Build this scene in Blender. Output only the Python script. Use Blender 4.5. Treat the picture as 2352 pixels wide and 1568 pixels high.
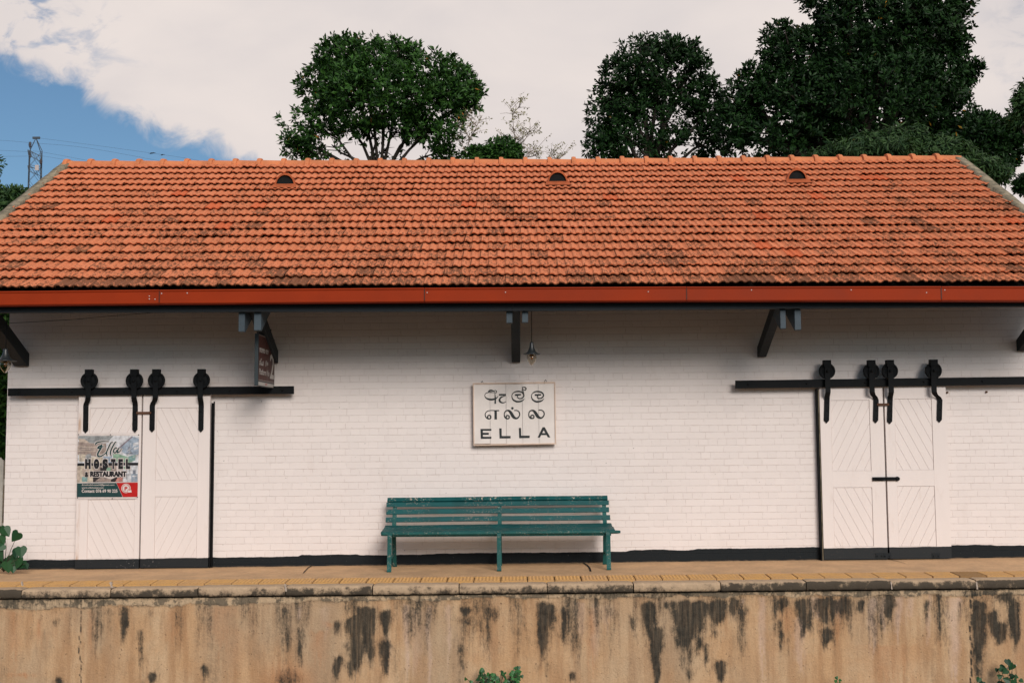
import bpy, bmesh, math, random
import numpy as np
from mathutils import Vector, Matrix, Euler
R=math.radians; PI=math.pi
random.seed(7); np.random.seed(7)
S=bpy.context.scene
for o in list(bpy.data.objects): bpy.data.objects.remove(o)
COL=S.collection
# ---------------------------------------------------------------- camera
F=2600.0                      # focal length in units of a 2352 x 1568 picture
CAM=Vector((0,-14.44,1.64)); PITCH=math.atan(206/F); YAW=0.0035; ROLL=-0.0066
M=(Matrix.Rotation(YAW,3,'Z')@Matrix.Rotation(PI/2+PITCH,3,'X')@Matrix.Rotation(ROLL,3,'Z'))
cd=bpy.data.cameras.new('camera'); cam=bpy.data.objects.new('camera',cd); COL.objects.link(cam)
cam.matrix_world=Matrix.Translation(CAM)@M.to_4x4()
cd.sensor_width=36; cd.lens=36*F/2352; cd.clip_end=5000; cd.clip_start=.1
S.camera=cam
def ray(dx,dy): return M@Vector(((dx-1176)/F,(784-dy)/F,-1))
def P(dx,dy,Y):               # the point of the vertical plane y=Y seen at dx,dy
    v=ray(dx,dy); t=(Y-CAM.y)/v.y; return CAM+v*t
# ---------------------------------------------------------------- light
S.view_settings.view_transform='Standard'; S.view_settings.look='None'
S.view_settings.exposure=0.0; S.view_settings.gamma=1
SUN_EL=R(28); SUN_AZ=R(20)    # azimuth to the right of straight behind the camera
sdir=Vector((math.sin(SUN_AZ)*math.cos(SUN_EL),-math.cos(SUN_AZ)*math.cos(SUN_EL),math.sin(SUN_EL)))
sl=bpy.data.lights.new('sun','SUN'); sl.energy=2.45; sl.angle=R(25); sl.color=(1,.925,.865)
so=bpy.data.objects.new('sun',sl); COL.objects.link(so); so.location=(10,-20,20)
so.rotation_euler=sdir.to_track_quat('Z','Y').to_euler()

# ---------------------------------------------------------------- node helper
class V:
    def __init__(s,g,k): s.g=g; s.k=k
    def __add__(a,b): return a.g.m('ADD',a,b)
    __radd__=__add__
    def __mul__(a,b): return a.g.m('MULTIPLY',a,b)
    __rmul__=__mul__
    def __sub__(a,b): return a.g.m('SUBTRACT',a,b)
    def __rsub__(a,b): return a.g.m('SUBTRACT',b,a)
    def __truediv__(a,b): return a.g.m('DIVIDE',a,b)
class G:
    def __init__(s,tree): s.t=tree; s.n=tree.nodes; s.l=tree.links
    def put(s,sock,v):
        if isinstance(v,V): s.l.new(v.k,sock)
        elif v is not None:
            if isinstance(v,(tuple,list)) and len(v)==3 and sock.type=='RGBA': v=(*v,1)
            sock.default_value=v
    def m(s,op,a,b=None,c=None,clamp=False):
        n=s.n.new('ShaderNodeMath'); n.operation=op; n.use_clamp=clamp
        s.put(n.inputs[0],a); s.put(n.inputs[1],b) if b is not None else None
        if c is not None: s.put(n.inputs[2],c)
        return V(s,n.outputs[0])
    def step(s,x,a,b,lo=0.,hi=1.):
        n=s.n.new('ShaderNodeMapRange'); n.interpolation_type='SMOOTHSTEP'
        for i,v in enumerate((x,a,b,lo,hi)): s.put(n.inputs[i],v)
        return V(s,n.outputs[0])
    def mix(s,f,a,b,bt='MIX'):
        n=s.n.new('ShaderNodeMix'); n.data_type='RGBA'; n.blend_type=bt
        s.put(n.inputs[0],f); s.put(n.inputs[6],a); s.put(n.inputs[7],b)
        return V(s,n.outputs[2])
    def pos(s): return V(s,s.n.new('ShaderNodeNewGeometry').outputs['Position'])
    def vec(s,x,y,z):
        n=s.n.new('ShaderNodeCombineXYZ'); s.put(n.inputs[0],x); s.put(n.inputs[1],y); s.put(n.inputs[2],z); return V(s,n.outputs[0])
    def sep(s,v):
        n=s.n.new('ShaderNodeSeparateXYZ'); s.put(n.inputs[0],v); return [V(s,o) for o in n.outputs]
    def scale(s,v,k):
        n=s.n.new('ShaderNodeVectorMath'); n.operation='MULTIPLY'; s.put(n.inputs[0],v); n.inputs[1].default_value=k; return V(s,n.outputs[0])
    def noise(s,v,sc,det=3,rough=.55,dist=0,col=False):
        n=s.n.new('ShaderNodeTexNoise'); s.put(n.inputs['Vector'],v)
        n.inputs['Scale'].default_value=sc; n.inputs['Detail'].default_value=det
        n.inputs['Roughness'].default_value=rough; n.inputs['Distortion'].default_value=dist
        return V(s,n.outputs[1 if col else 0])
    def attr(s,name,out='Fac'):
        n=s.n.new('ShaderNodeAttribute'); n.attribute_name=name; return V(s,n.outputs[out])
    def bump(s,h,st,dist=.01):
        n=s.n.new('ShaderNodeBump'); n.inputs['Strength'].default_value=st; n.inputs['Distance'].default_value=dist
        s.put(n.inputs['Height'],h); return V(s,n.outputs[0])
def newmat(name):
    m=bpy.data.materials.new(name); m.use_nodes=True; g=G(m.node_tree)
    g.b=m.node_tree.nodes['Principled BSDF']; return m,g
def fin(g,color,rough=.8,normal=None,spec=.3,metal=0):
    g.put(g.b.inputs['Base Color'],color); g.put(g.b.inputs['Roughness'],rough)
    g.b.inputs['Specular IOR Level'].default_value=spec; g.b.inputs['Metallic'].default_value=metal
    if normal is not None: g.put(g.b.inputs['Normal'],normal)
def paint(name,c,rough=.6,var=.15,sc=6,c2=None,thr=.62,spec=.3,bump=.1,metal=0):
    """worn paint or plain stuff: colour drift, optional patches of c2"""
    m,g=newmat(name); p=g.pos()
    n=g.noise(p,sc,4); k=g.step(n,.25,.75,1-var,1+var)
    col=g.mix(1.0,c,g.vec(k,k,k),'MULTIPLY')
    if c2:
        n2=g.noise(p,sc*4,6,.7); col=g.mix(g.step(n2,thr,thr+.06),col,c2)
    fine=g.noise(p,90,2)
    fin(g,col,g.step(n,.2,.8,rough-.08,rough+.08),g.bump(fine,bump,.004),spec,metal)
    return m
# ---------------------------------------------------------------- world: sky with a cloud layer
W=bpy.data.worlds.new('World'); S.world=W; W.use_nodes=True; g=G(W.node_tree)
bg=W.node_tree.nodes['Background']
sky=g.n.new('ShaderNodeTexSky'); sky.sky_type='NISHITA'; sky.sun_disc=False
sky.sun_elevation=SUN_EL; sky.sun_rotation=math.atan2(sdir.x,sdir.y); sky.air_density=1.0; sky.dust_density=1.2; sky.ozone_density=1.5
tc=V(g,g.n.new('ShaderNodeTexCoord').outputs['Generated'])
x,y,z=g.sep(tc)
yy=g.m('MAXIMUM',y,.08); gx=x/yy; gz=z/yy
cl=g.vec(gx,gz,0)
a=ray(0,158); b=ray(505,378); ax,az,bx_,bz=a.x/a.y,a.z/a.y,b.x/b.y,b.z/b.y
L=math.hypot(bx_-ax,bz-az); nx,nz=-(bz-az)/L,(bx_-ax)/L        # signed distance above the cloud edge
cc=-(nx*ax+nz*az)
big=g.noise(cl,7,3,.5); wisp=g.noise(cl,26,6,.6,.6)
d=gx*nx+gz*nz+cc+(big-.5)*.045+(wisp-.5)*.050-.013
edge=g.step(d,-.010,.012)
behind=g.step(y,.02,.12,1,0)
bn=g.step(g.noise(tc,2.6,5,.55),.50,.66)*.75*g.step(z,.08,.3)+g.step(z,.3,.7)*.25
rt=g.step(gx,.40,.50,0,.35)
lt=g.step(gx,-.30,-.46,0,1)
holes=g.noise(g.vec(gx*1.3+3.1,gz*2.0,1.7),19,5,.6,.5)
hole=g.step(holes,.50,.70)*(lt*.75*g.step(gz,.16,.24)+rt*1.2)
mask=g.m('MULTIPLY',edge*(1-hole),1-behind)+behind*bn
cn=g.noise(g.vec(gx,gz*1.8,0),5,5,.5,.3)
ccol=g.mix(g.step(cn,.3,.72),(.72,.695,.72),(.83,.785,.785))
dot=g.n.new('ShaderNodeVectorMath'); dot.operation='DOT_PRODUCT'; g.put(dot.inputs[0],tc); dot.inputs[1].default_value=sdir
glow=g.m('POWER',g.m('MAXIMUM',V(g,dot.outputs['Value']),0.),3.)
gl=glow*.6+1.0
ccol=g.mix(1.0,ccol,g.vec(gl,gl*.95,gl*.90),'MULTIPLY')
# the bank of land below the horizon
skyc=g.mix(1.0,V(g,sky.outputs[0]),(.062,.078,.087),'MULTIPLY')
final=g.mix(mask,skyc,ccol)
final=g.mix(g.step(z,-.06,.0,1,0),final,(.03,.028,.02))
g.put(bg.inputs[0],final); bg.inputs[1].default_value=1.0

# ---------------------------------------------------------------- mesh helpers
ORG={}
class MB:
    def __init__(s): s.v=[]; s.f=[]; s.mi=[]; s.sm=[]
    def add(s,vs,fs,mi=0,smooth=False):
        n=len(s.v); s.v+=[Vector(p) for p in vs]
        for f in fs: s.f.append(tuple(i+n for i in f)); s.mi.append(mi); s.sm.append(smooth)
        return s
    def box(s,lo,hi,mi=0,mat=None):
        (x0,y0,z0),(x1,y1,z1)=lo,hi
        vs=[Vector(p) for p in ((x0,y0,z0),(x1,y0,z0),(x1,y1,z0),(x0,y1,z0),(x0,y0,z1),(x1,y0,z1),(x1,y1,z1),(x0,y1,z1))]
        if mat is not None: vs=[mat@p for p in vs]
        return s.add(vs,[(0,3,2,1),(4,5,6,7),(0,1,5,4),(1,2,6,5),(2,3,7,6),(3,0,4,7)],mi)
    def hexa(s,front,depth,mi=0):
        """front: 4 points (tl,tr,br,bl); pushed back by vector depth"""
        f=[Vector(p) for p in front]; b=[p+Vector(depth) for p in f]
        return s.add(f+b,[(3,2,1,0),(4,5,6,7),(0,1,5,4),(1,2,6,5),(2,3,7,6),(3,0,4,7)],mi)
    def prism(s,poly,depth,mi=0):
        n=len(poly); f=[Vector(p) for p in poly]; b=[p+Vector(depth) for p in f]
        return s.add(f+b,[tuple(range(n)),tuple(range(2*n-1,n-1,-1))]+[(i,i+n,(i+1)%n+n,(i+1)%n) for i in range(n)],mi)
    def bar(s,a,b,w,h,mi=0,up=(0,0,1)):
        a=Vector(a); b=Vector(b); d=(b-a); L=d.length; d.normalize()
        u=Vector(up); r=d.cross(u)
        if r.length<1e-4: r=d.cross(Vector((1,0,0)))
        r.normalize(); u=r.cross(d)
        m=Matrix((( r.x,d.x,u.x,a.x),(r.y,d.y,u.y,a.y),(r.z,d.z,u.z,a.z),(0,0,0,1)))
        return s.box((-w/2,0,-h/2),(w/2,L,h/2),mi,m)
    def tube(s,pts,r,n=8,mi=0,caps=True):
        pts=[Vector(p) for p in pts]; rs=r if isinstance(r,(list,tuple)) else [r]*len(pts)
        vs=[];fs=[]
        pu=None
        for i,p in enumerate(pts):
            d=(pts[min(i+1,len(pts)-1)]-pts[max(i-1,0)]).normalized()
            if pu is None: pu=d.orthogonal().normalized()
            u=(pu-d*pu.dot(d)).normalized(); pu=u; w=d.cross(u)
            for k in range(n):
                a=2*PI*k/n; vs.append(p+(u*math.cos(a)+w*math.sin(a))*rs[i])
        for i in range(len(pts)-1):
            for k in range(n):
                k2=(k+1)%n; fs.append((i*n+k,i*n+k2,(i+1)*n+k2,(i+1)*n+k))
        if caps: fs.append(tuple(range(n-1,-1,-1))); fs.append(tuple(range((len(pts)-1)*n,len(pts)*n)))
        return s.add(vs,fs,mi,True)
    def lathe(s,prof,c,n=24,mi=0,axis='Z'):
        c=Vector(c); vs=[];fs=[]
        for r,h in prof:
            for k in range(n):
                a=2*PI*k/n
                q=Vector((r*math.cos(a),r*math.sin(a),h)) if axis=='Z' else Vector((r*math.cos(a),h,r*math.sin(a)))
                vs.append(c+q)
        for i in range(len(prof)-1):
            for k in range(n):
                k2=(k+1)%n; fs.append((i*n+k,i*n+k2,(i+1)*n+k2,(i+1)*n+k))
        return s.add(vs,fs,mi,True)
    def build(s,name,mat,parent=None,origin=None,bevel=0,attrs=None,seg=1):
        vs=s.v
        if parent is not None: o0=ORG[parent.name]
        else:
            if origin is None:
                xs=[p.x for p in vs]; ys=[p.y for p in vs]
                origin=((min(xs)+max(xs))/2,(min(ys)+max(ys))/2,min(p.z for p in vs))
            o0=Vector(origin)
        me=bpy.data.meshes.new(name); me.from_pydata([tuple(p-o0) for p in vs],[],s.f)
        for m_ in (mat if isinstance(mat,(list,tuple)) else [mat]): me.materials.append(m_)
        me.polygons.foreach_set('material_index',s.mi); me.polygons.foreach_set('use_smooth',s.sm)
        if bevel:
            bm=bmesh.new(); bm.from_mesh(me)
            bmesh.ops.remove_doubles(bm,verts=bm.verts,dist=1e-5)
            es=[e for e in bm.edges if len(e.link_faces)==2 and e.calc_face_angle(0)>.6]
            bmesh.ops.bevel(bm,geom=es,offset=bevel,segments=seg,affect='EDGES',clamp_overlap=True)
            bm.to_mesh(me); bm.free()
        if attrs:
            for k,(dt,arr) in attrs.items():
                at=me.attributes.new(k,dt,'POINT')
                at.data.foreach_set('value' if dt=='FLOAT' else 'color',np.asarray(arr,dtype=np.float32).ravel())
        me.update(); o=bpy.data.objects.new(name,me); COL.objects.link(o)
        if parent is not None: o.parent=parent
        else: o.location=o0
        ORG[o.name]=o0; return o
def tag(o,label=None,cat=None,group=None,kind=None):
    if label: o['label']=label
    if cat: o['category']=cat
    if group: o['group']=group
    if kind: o['kind']=kind
    return o
def thing(name,label,cat,loc,group=None):
    o=bpy.data.objects.new(name,None); o.empty_display_size=.1; COL.objects.link(o); o.location=loc
    ORG[o.name]=Vector(loc); return tag(o,label,cat,group)
def npmesh(name,v,f,mat,parent=None,origin=(0,0,0),attrs=None,smooth=False):
    """v (n,3), f (m,k) numpy arrays -> object"""
    o0=ORG[parent.name] if parent is not None else Vector(origin)
    v=np.asarray(v,dtype=np.float32)-np.array(o0,dtype=np.float32)
    me=bpy.data.meshes.new(name); f=np.asarray(f,dtype=np.int32); m,k=f.shape
    me.vertices.add(len(v)); me.vertices.foreach_set('co',v.ravel())
    me.loops.add(m*k); me.loops.foreach_set('vertex_index',f.ravel())
    me.polygons.add(m); me.polygons.foreach_set('loop_start',np.arange(0,m*k,k,dtype=np.int32))
    try: me.polygons.foreach_set('loop_total',np.full(m,k,dtype=np.int32))
    except Exception: pass
    me.polygons.foreach_set('use_smooth',[smooth]*m)
    me.materials.append(mat)
    if attrs:
        for kk,(dt,arr) in attrs.items():
            at=me.attributes.new(kk,dt,'POINT'); at.data.foreach_set('value' if dt=='FLOAT' else 'color',np.asarray(arr,dtype=np.float32).ravel())
    me.update(calc_edges=True); me.validate()
    o=bpy.data.objects.new(name,me); COL.objects.link(o)
    if parent is not None: o.parent=parent
    else: o.location=o0
    ORG[o.name]=o0; return o
def smooth_noise1(n,cell,seed):
    r=np.random.RandomState(seed); k=r.rand(int(n/cell)+4); x=np.arange(n)/cell; i=x.astype(int); t=x-i; t=t*t*(3-2*t)
    return k[i]*(1-t)+k[i+1]*t
def noise2(X,Y,seed):
    """value noise on arrays"""
    r=np.random.RandomState(seed); T=r.rand(256,256)
    xi=np.floor(X).astype(int); yi=np.floor(Y).astype(int); tx=X-xi; ty=Y-yi
    tx=tx*tx*(3-2*tx); ty=ty*ty*(3-2*ty); q=lambda a,b:T[a%256,b%256]
    return (q(xi,yi)*(1-tx)+q(xi+1,yi)*tx)*(1-ty)+(q(xi,yi+1)*(1-tx)+q(xi+1,yi+1)*tx)*ty
def fbm(X,Y,seed,o=4):
    s=0;a=.5;t=0
    for i in range(o): s=s+a*noise2(X*2**i,Y*2**i,seed+i); t+=a; a*=.5
    return s/t

# ---------------------------------------------------------------- levels read off the picture
fa=P(172,1302,0); fb=P(2200,1281,0); ga=P(172,1306,0); gb=P(2200,1281.5,0)
def floorc(X): return fa.z+(fb.z-fa.z)*(X-fa.x)/(fb.x-fa.x)      # along the platform edge
def floorz(X): return ga.z+(gb.z-ga.z)*(X-ga.x)/(gb.x-ga.x)      # along the foot of the wall
def floory(X,Y): t=min(1,max(0,-Y/1.2)); return floorz(X)*(1-t)+floorc(X)*t
ba=P(172,1283.3,0); bb=P(2200,1252.5,0)
BS=(bb.z-ba.z)/(bb.x-ba.x); B0=ba.z-BS*ba.x       # top of the black painted band, z=B0+BS*X
def quad3(pts):
    (x0,y0),(x1,y1),(x2,y2)=pts
    def f(x): return y0*(x-x1)*(x-x2)/((x0-x1)*(x0-x2))+y1*(x-x0)*(x-x2)/((x1-x0)*(x1-x2))+y2*(x-x0)*(x-x1)/((x2-x0)*(x2-x1))
    return f
EY=-1.40; RY=3.0
_e=[P(0,669,EY),P(1176,662,EY),P(2352,655,EY)]; eavez=quad3([(p.x,p.z) for p in _e])
_r=[P(165,381,RY),P(1176,377,RY),P(2190,368,RY)]; ridgez=quad3([(p.x,p.z) for p in _r])
XL=P(158,381,RY).x; XR=P(2197,368,RY).x
WL=P(14,1000,0).x; WR=XR-.28

# ---------------------------------------------------------------- materials
def white_brick():
    m,g=newmat('painted_brick'); p=g.pos(); x,y,z=g.sep(p)
    wob=g.noise(p,1.3,2); wx=g.noise(g.scale(p,(9,9,9)),1,2)
    ch=.0845
    zz=z+(wob-.5)*.012+(wx-.5)*.006-BS*.3*x
    row=g.m('FLOOR',zz/ch); fz=g.m('FRACT',zz/ch)
    par=g.m('MODULO',g.m('ABSOLUTE',row),2.)
    wdt=par*-.120+.240
    off=g.m('FRACT',g.m('MULTIPLY',g.m('SINE',row*12.9),43.7))*.035
    xx=x+(wx-.5)*.012+off+par*.06
    u=xx/wdt; fu=g.m('FRACT',u); cell=g.m('FLOOR',u)
    dz=g.m('MINIMUM',fz,1-fz)*ch; du=g.m('MINIMUM',fu,1-fu)*wdt
    vis=g.noise(g.scale(p,(1.1,1.1,1.6)),2.8,4,.6); vis2=g.noise(p,14,2)
    jz=g.step(dz,.0022,.0060,1,0); ju=g.step(du,.0015,.0055,1,0)*g.step(vis2,.36,.62)
    j=g.m('MAXIMUM',jz*g.step(vis2,.25,.6,.35,1),ju)
    jv=j*g.step(vis,.34,.64,.10,1.15)
    wn=g.n.new('ShaderNodeTexWhiteNoise'); g.put(wn.inputs['Vector'],g.vec(cell,row,0)); bv=V(g,wn.outputs['Value'])
    k=bv*.035+.98+ (g.noise(p,.7,4)-.5)*.10
    base=g.mix(1.,(.80,.722,.682),g.vec(k,k,k),'MULTIPLY')
    base=g.mix(jv*.30,base,(.42,.30,.26))
    # smudges, drips, specks
    dirt=g.step(g.noise(g.scale(p,(1.,1.,.45)),3.3,5,.6),.58,.78)
    base=g.mix(dirt*.16,base,(.50,.40,.33))
    top=g.step(z,1.4,3.0)
    sp=g.step(g.noise(g.scale(p,(1,1,.7)),34,2,.4),.735,.765)*g.step(g.noise(p,1.9,2),.42,.6)
    base=g.mix(sp*.6,base,(.10,.08,.06))
    # black band
    wv=g.noise(g.scale(p,(1,1,.3)),5,4,.6); st=g.noise(g.scale(p,(.5,.5,0)),1.,1)
    bt=x*BS+B0+(wv-.5)*.026+(g.step(st,.49,.51)-.5)*.016
    band=g.step(z-bt,-.003,.003,1,0)
    fl=g.step(g.noise(p,60,3,.6),.70,.73)
    bc=g.mix(fl,(.013,.016,.018),(.33,.30,.27))
    sc=g.step(z-(x*((gb.z-ga.z)/(gb.x-ga.x))+floorz(0)),.0,.018,.5,0.)
    bc=g.mix(sc*g.step(wv,.4,.6),bc,(.30,.20,.12))
    base=g.mix(band,base,bc)
    h=(bv*.25+.6)*(1-j)+g.noise(p,30,3)*.35
    fin(g,base,.82,g.bump(h,.55,.008),.2); return m
def door_paint():
    m,g=newmat('door_paint'); p=g.pos(); x,y,z=g.sep(p)
    k=(g.noise(g.scale(p,(3,3,.6)),2,4)-.5)*.10+1.0
    base=g.mix(1.,(.80,.715,.672),g.vec(k,k,k),'MULTIPLY')
    wv=g.noise(g.scale(p,(1,1,.3)),7,4,.6)
    bt=x*BS+B0+(wv-.5)*.014+.002
    # rust runs down the outer stiles
    r1=g.step(g.m('ABSOLUTE',x+5.535-z*.0),.0,.045,1,0); r2=g.step(g.m('ABSOLUTE',x-5.46),.0,.03,1,0)
    rn=g.step(g.noise(g.scale(p,(6,6,1.2)),2,4),.40,.62)
    base=g.mix((r1+r2*.6)*rn*.7,base,(.42,.22,.10))
    dt=g.step(g.noise(g.scale(p,(4,4,1)),3,5),.58,.74); base=g.mix(dt*.18,base,(.50,.38,.30))
    fl=g.step(g.noise(p,55,3,.6),.66,.69)*g.step(g.m('ABSOLUTE',x+4.78),.05,.35,1,.05)
    bc=g.mix(fl,(.014,.017,.019),(.5,.45,.42))
    base=g.mix(g.step(z-bt,-.003,.003,1,0),base,bc)
    fin(g,base,.6,g.bump(g.noise(g.scale(p,(30,30,4)),2,3),.15,.004),.3); return m
def tile_mat():
    m,g=newmat('terracotta_tiles'); p=g.pos()
    tv=g.attr('tv'); fr=g.attr('fresh'); di=g.attr('dirt'); pr=g.attr('low')
    n=g.noise(p,3,4); n2=g.noise(p,26,5,.65); n3=g.noise(g.scale(p,(1,1,1)),60,3,.6)
    k=tv*.12+.94+(n-.5)*.25
    c=g.mix(g.step(n2,.3,.7),(.68,.220,.098),(.59,.192,.088))
    c=g.mix(g.step(tv,.6,1.0,0,.22),c,(.58,.22,.115))
    c=g.mix(1.,c,g.vec(k,k,k),'MULTIPLY')
    # soot and lichen
    pat=g.step(g.noise(p,1.1,3),.42,.66)
    n4=g.noise(g.scale(p,(1.6,.5,.5)),22,4,.65)
    dk=g.step(n4+di*.26+pat*.06,.66,.80)
    c=g.mix(dk*.72,c,(.055,.033,.018))
    c=g.mix(g.step(n3+di*.16,.66,.8)*.40,c,(.16,.07,.035))
    sm=g.attr('seam'); c=g.mix(g.step(sm+(n2-.5)*1.2,.35,1.1)*.50,c,(.14,.052,.024))  # seams, valleys and lips darkened: grime plus painted groove shade
    mo=g.step(g.noise(p,7,4,.6)+pr*.10,.68,.80)*.35
    c=g.mix(mo,c,(.17,.115,.045))
    c=g.mix(fr*.8,c,(.60,.120,.040))
    fin(g,c,.85,g.bump(n3*.6+n2*.6,.5,.006),.2); return m
def concrete(name,c1,c2,sc=2.,rough=.9,spots=True):
    m,g=newmat(name); p=g.pos()
    n=g.noise(p,sc,6,.6); n2=g.noise(p,sc*9,4,.65)
    c=g.mix(g.step(n,.3,.7),c1,c2); k=(n2-.5)*.5+1
    c=g.mix(1.,c,g.vec(k,k,k),'MULTIPLY')
    if spots: c=g.mix(g.step(g.noise(p,sc*20,3,.6),.66,.74)*.5,c,tuple(v*.4 for v in c1))
    fin(g,c,rough,g.bump(n2,.4,.01),.2); return m
def stained_wall():
    m,g=newmat('stained_render'); p=g.pos(); x,y,z=g.sep(p)
    dk=g.attr('dark'); lt=g.attr('light'); og=g.attr('orange'); br=g.attr('band')
    n=g.noise(p,2.2,6,.6); v=g.noise(g.scale(p,(1,1,.12)),9,5,.6); f=g.noise(p,45,5,.7); f2=g.noise(g.scale(p,(1,1,.35)),70,3,.6)
    c=g.mix(g.step(n,.32,.68),(.56,.34,.18),(.60,.41,.245))
    c=g.mix(g.step(v,.38,.66,0,.62),c,(.38,.205,.10))
    c=g.mix(g.step(g.noise(g.scale(p,(1,1,.4)),1.3,4),.45,.7,0,.55),c,(.40,.29,.19))
    c=g.mix(og*.6,c,(.47,.20,.085))
    c=g.mix(lt*.60,c,(.62,.44,.34))
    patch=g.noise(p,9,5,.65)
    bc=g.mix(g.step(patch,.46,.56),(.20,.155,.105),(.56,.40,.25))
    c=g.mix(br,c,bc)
    k=(f-.5)*.55+1; c=g.mix(1.,c,g.vec(k,k,k),'MULTIPLY')
    bl=g.noise(p,13,5,.7); vs_=g.noise(g.scale(p,(1,1,.07)),34,5,.65); bl2=g.noise(g.scale(p,(1,1,.5)),24,5,.75); md=g.step(dk*1.3+(f-.5)*.8+(f2-.5)*.5+(bl-.5)*.4+(bl2-.5)*1.0+(vs_-.5)*.8,.10,.95)*g.step(vs_,.25,.58,.78,1)
    c=g.mix(md*.96,c,g.mix(g.step(bl,.35,.65),(.016,.018,.017),(.045,.042,.034)))
    haz=g.step(g.noise(g.scale(p,(1,1,.16)),2.6,5,.6),.54,.72)*g.step(g.noise(p,26,4,.7),.38,.62); c=g.mix(haz*.32,c,(.09,.075,.055)); gr=g.step(g.noise(g.scale(p,(1,1,.22)),16,5,.65),.50,.74); c=g.mix(gr*.22,c,(.20,.135,.085))
    pit=g.step(g.noise(p,38,2,.5),.70,.735)*.6; c=g.mix(pit,c,(.08,.05,.03))
    fin(g,c,.92,g.bump(f+n,.6,.012),.15); return m
def coping_mat():
    m,g=newmat('coping_stone'); p=g.pos(); x,y,z=g.sep(p)
    n=g.noise(p,6.5,6,.7); f=g.noise(p,34,5,.7)
    c=g.mix(g.step(n,.3,.7),(.52,.37,.235),(.44,.31,.20)); k=(f-.5)*.6+1
    c=g.mix(1.,c,g.vec(k,k,k),'MULTIPLY')
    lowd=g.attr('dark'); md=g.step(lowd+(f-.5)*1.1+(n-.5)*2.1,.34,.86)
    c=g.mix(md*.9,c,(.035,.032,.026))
    fin(g,c,.9,g.bump(f,.7,.012),.15); return m
MT={}
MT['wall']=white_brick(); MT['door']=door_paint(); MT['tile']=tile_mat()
MT['iron']=paint('black_iron',(.0065,.0075,.0085),.7,.25,12,(.03,.02,.017),.68,.15)
MT['slate']=paint('slate_timber_paint',(.014,.019,.023),.7,.2,5,None)
MT['slate_lit']=paint('lit_slate_timber_paint',(.055,.075,.09),.6,.2,5,None)  # same slate paint, made lighter for the light on the rafter ends
MT['soffit']=paint('dark_soffit_boards',(.020,.018,.014),.8,.2,4)
MT['gutter']=paint('red_gutter_metal',(.29,.030,.005),.6,.12,1.5,None,.6,.12,.03)
MT['gutdark']=paint('gutter_underside',(.07,.014,.006),.6,.1)
MT['cement']=concrete('verge_cement',(.34,.28,.19),(.13,.115,.08),9)
MT['ridge']=paint('ridge_terracotta',(.58,.20,.085),.85,.16,5,(.30,.15,.09),.70,.2,.4)
MT['rust']=paint('rusty_iron',(.10,.045,.025),.8,.3,20)
MT['screw']=paint('pale_screw',(.6,.58,.55),.5,.1)
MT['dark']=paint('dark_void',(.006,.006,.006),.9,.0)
MT['bench']=None
def bench_paint(name,c):
    m,g=newmat(name); p=g.pos(); n=g.noise(p,5,4); k=g.step(n,.3,.7,.82,1.16)
    c=g.mix(1.,c,g.vec(k,k,k),'MULTIPLY')
    x,y,z=g.sep(p)
    ch=g.noise(g.scale(p,(1,1,1)),38,5,.7); zone=g.step(g.noise(g.scale(p,(1,.3,.3)),4.5,3),.42,.56)
    c=g.mix(g.step(ch,.56,.60)*zone*g.step(z,.76,.80,.30,1),c,(.52,.42,.34))
    c=g.mix(g.step(g.noise(p,17,4,.6),.66,.74)*.4,c,(.02,.05,.045))
    fin(g,c,g.step(n,.3,.7,.42,.60),g.bump(ch,.2,.004),.18); return m
MT['bench']=bench_paint('worn_teal_paint',(.008,.080,.080))
MT['benchleg']=bench_paint('teal_leg_paint',(.014,.088,.080))
MT['platform']=concrete('platform_concrete',(.64,.40,.215),(.50,.315,.175),2.4)
MT['ground']=concrete('track_bed_ballast',(.055,.045,.037),(.038,.032,.027),9)
MT['soil']=concrete('hill_soil',(.05,.07,.03),(.09,.07,.04),2)

# ================================================================= THE SETTING
o=MB().box((-60,-60,-1.6),(60,-1.9,-1.38)).build('track_bed',MT['ground'],origin=(0,-30,-1.6)); tag(o,kind='structure')
mb=MB()
for i in range(24):
    for j in range(10):
        pass
hv=[];hf=[]
for j in range(13):
    for i in range(61):
        X=-180+6*i; Y=-36-5*j; u=j/12; hv.append((X,Y,-1.45+17*(u*u*(3-2*u))*(.85+.25*math.sin(X*.07+1)+.1*math.sin(X*.31))+(.5*math.sin(X*.9+j)*math.sin(j*1.7)*u)))
for j in range(12):
    for i in range(60): a=j*61+i; hf.append((a,a+61,a+62,a+1))
o=npmesh('sky_block_hill',hv,hf,MT['soil']); tag(o,kind='structure')  # unseen hill added behind the camera to block low sky under the eaves
gv=[];gf=[]
nx_,ny_=40,30
for j in range(ny_+1):
    for i in range(nx_+1):
        X=-400+800*i/nx_; Y=5.5+900*(j/ny_)**2
        gv.append((X,Y,-.02+(.0 if Y<12 else min((Y-12)*.02,1.5))))
for j in range(ny_):
    for i in range(nx_): a=j*(nx_+1)+i; gf.append((a,a+1,a+nx_+2,a+nx_+1))
o=npmesh('hillside_ground',gv,gf,MT['soil']); tag(o,kind='structure')
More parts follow.
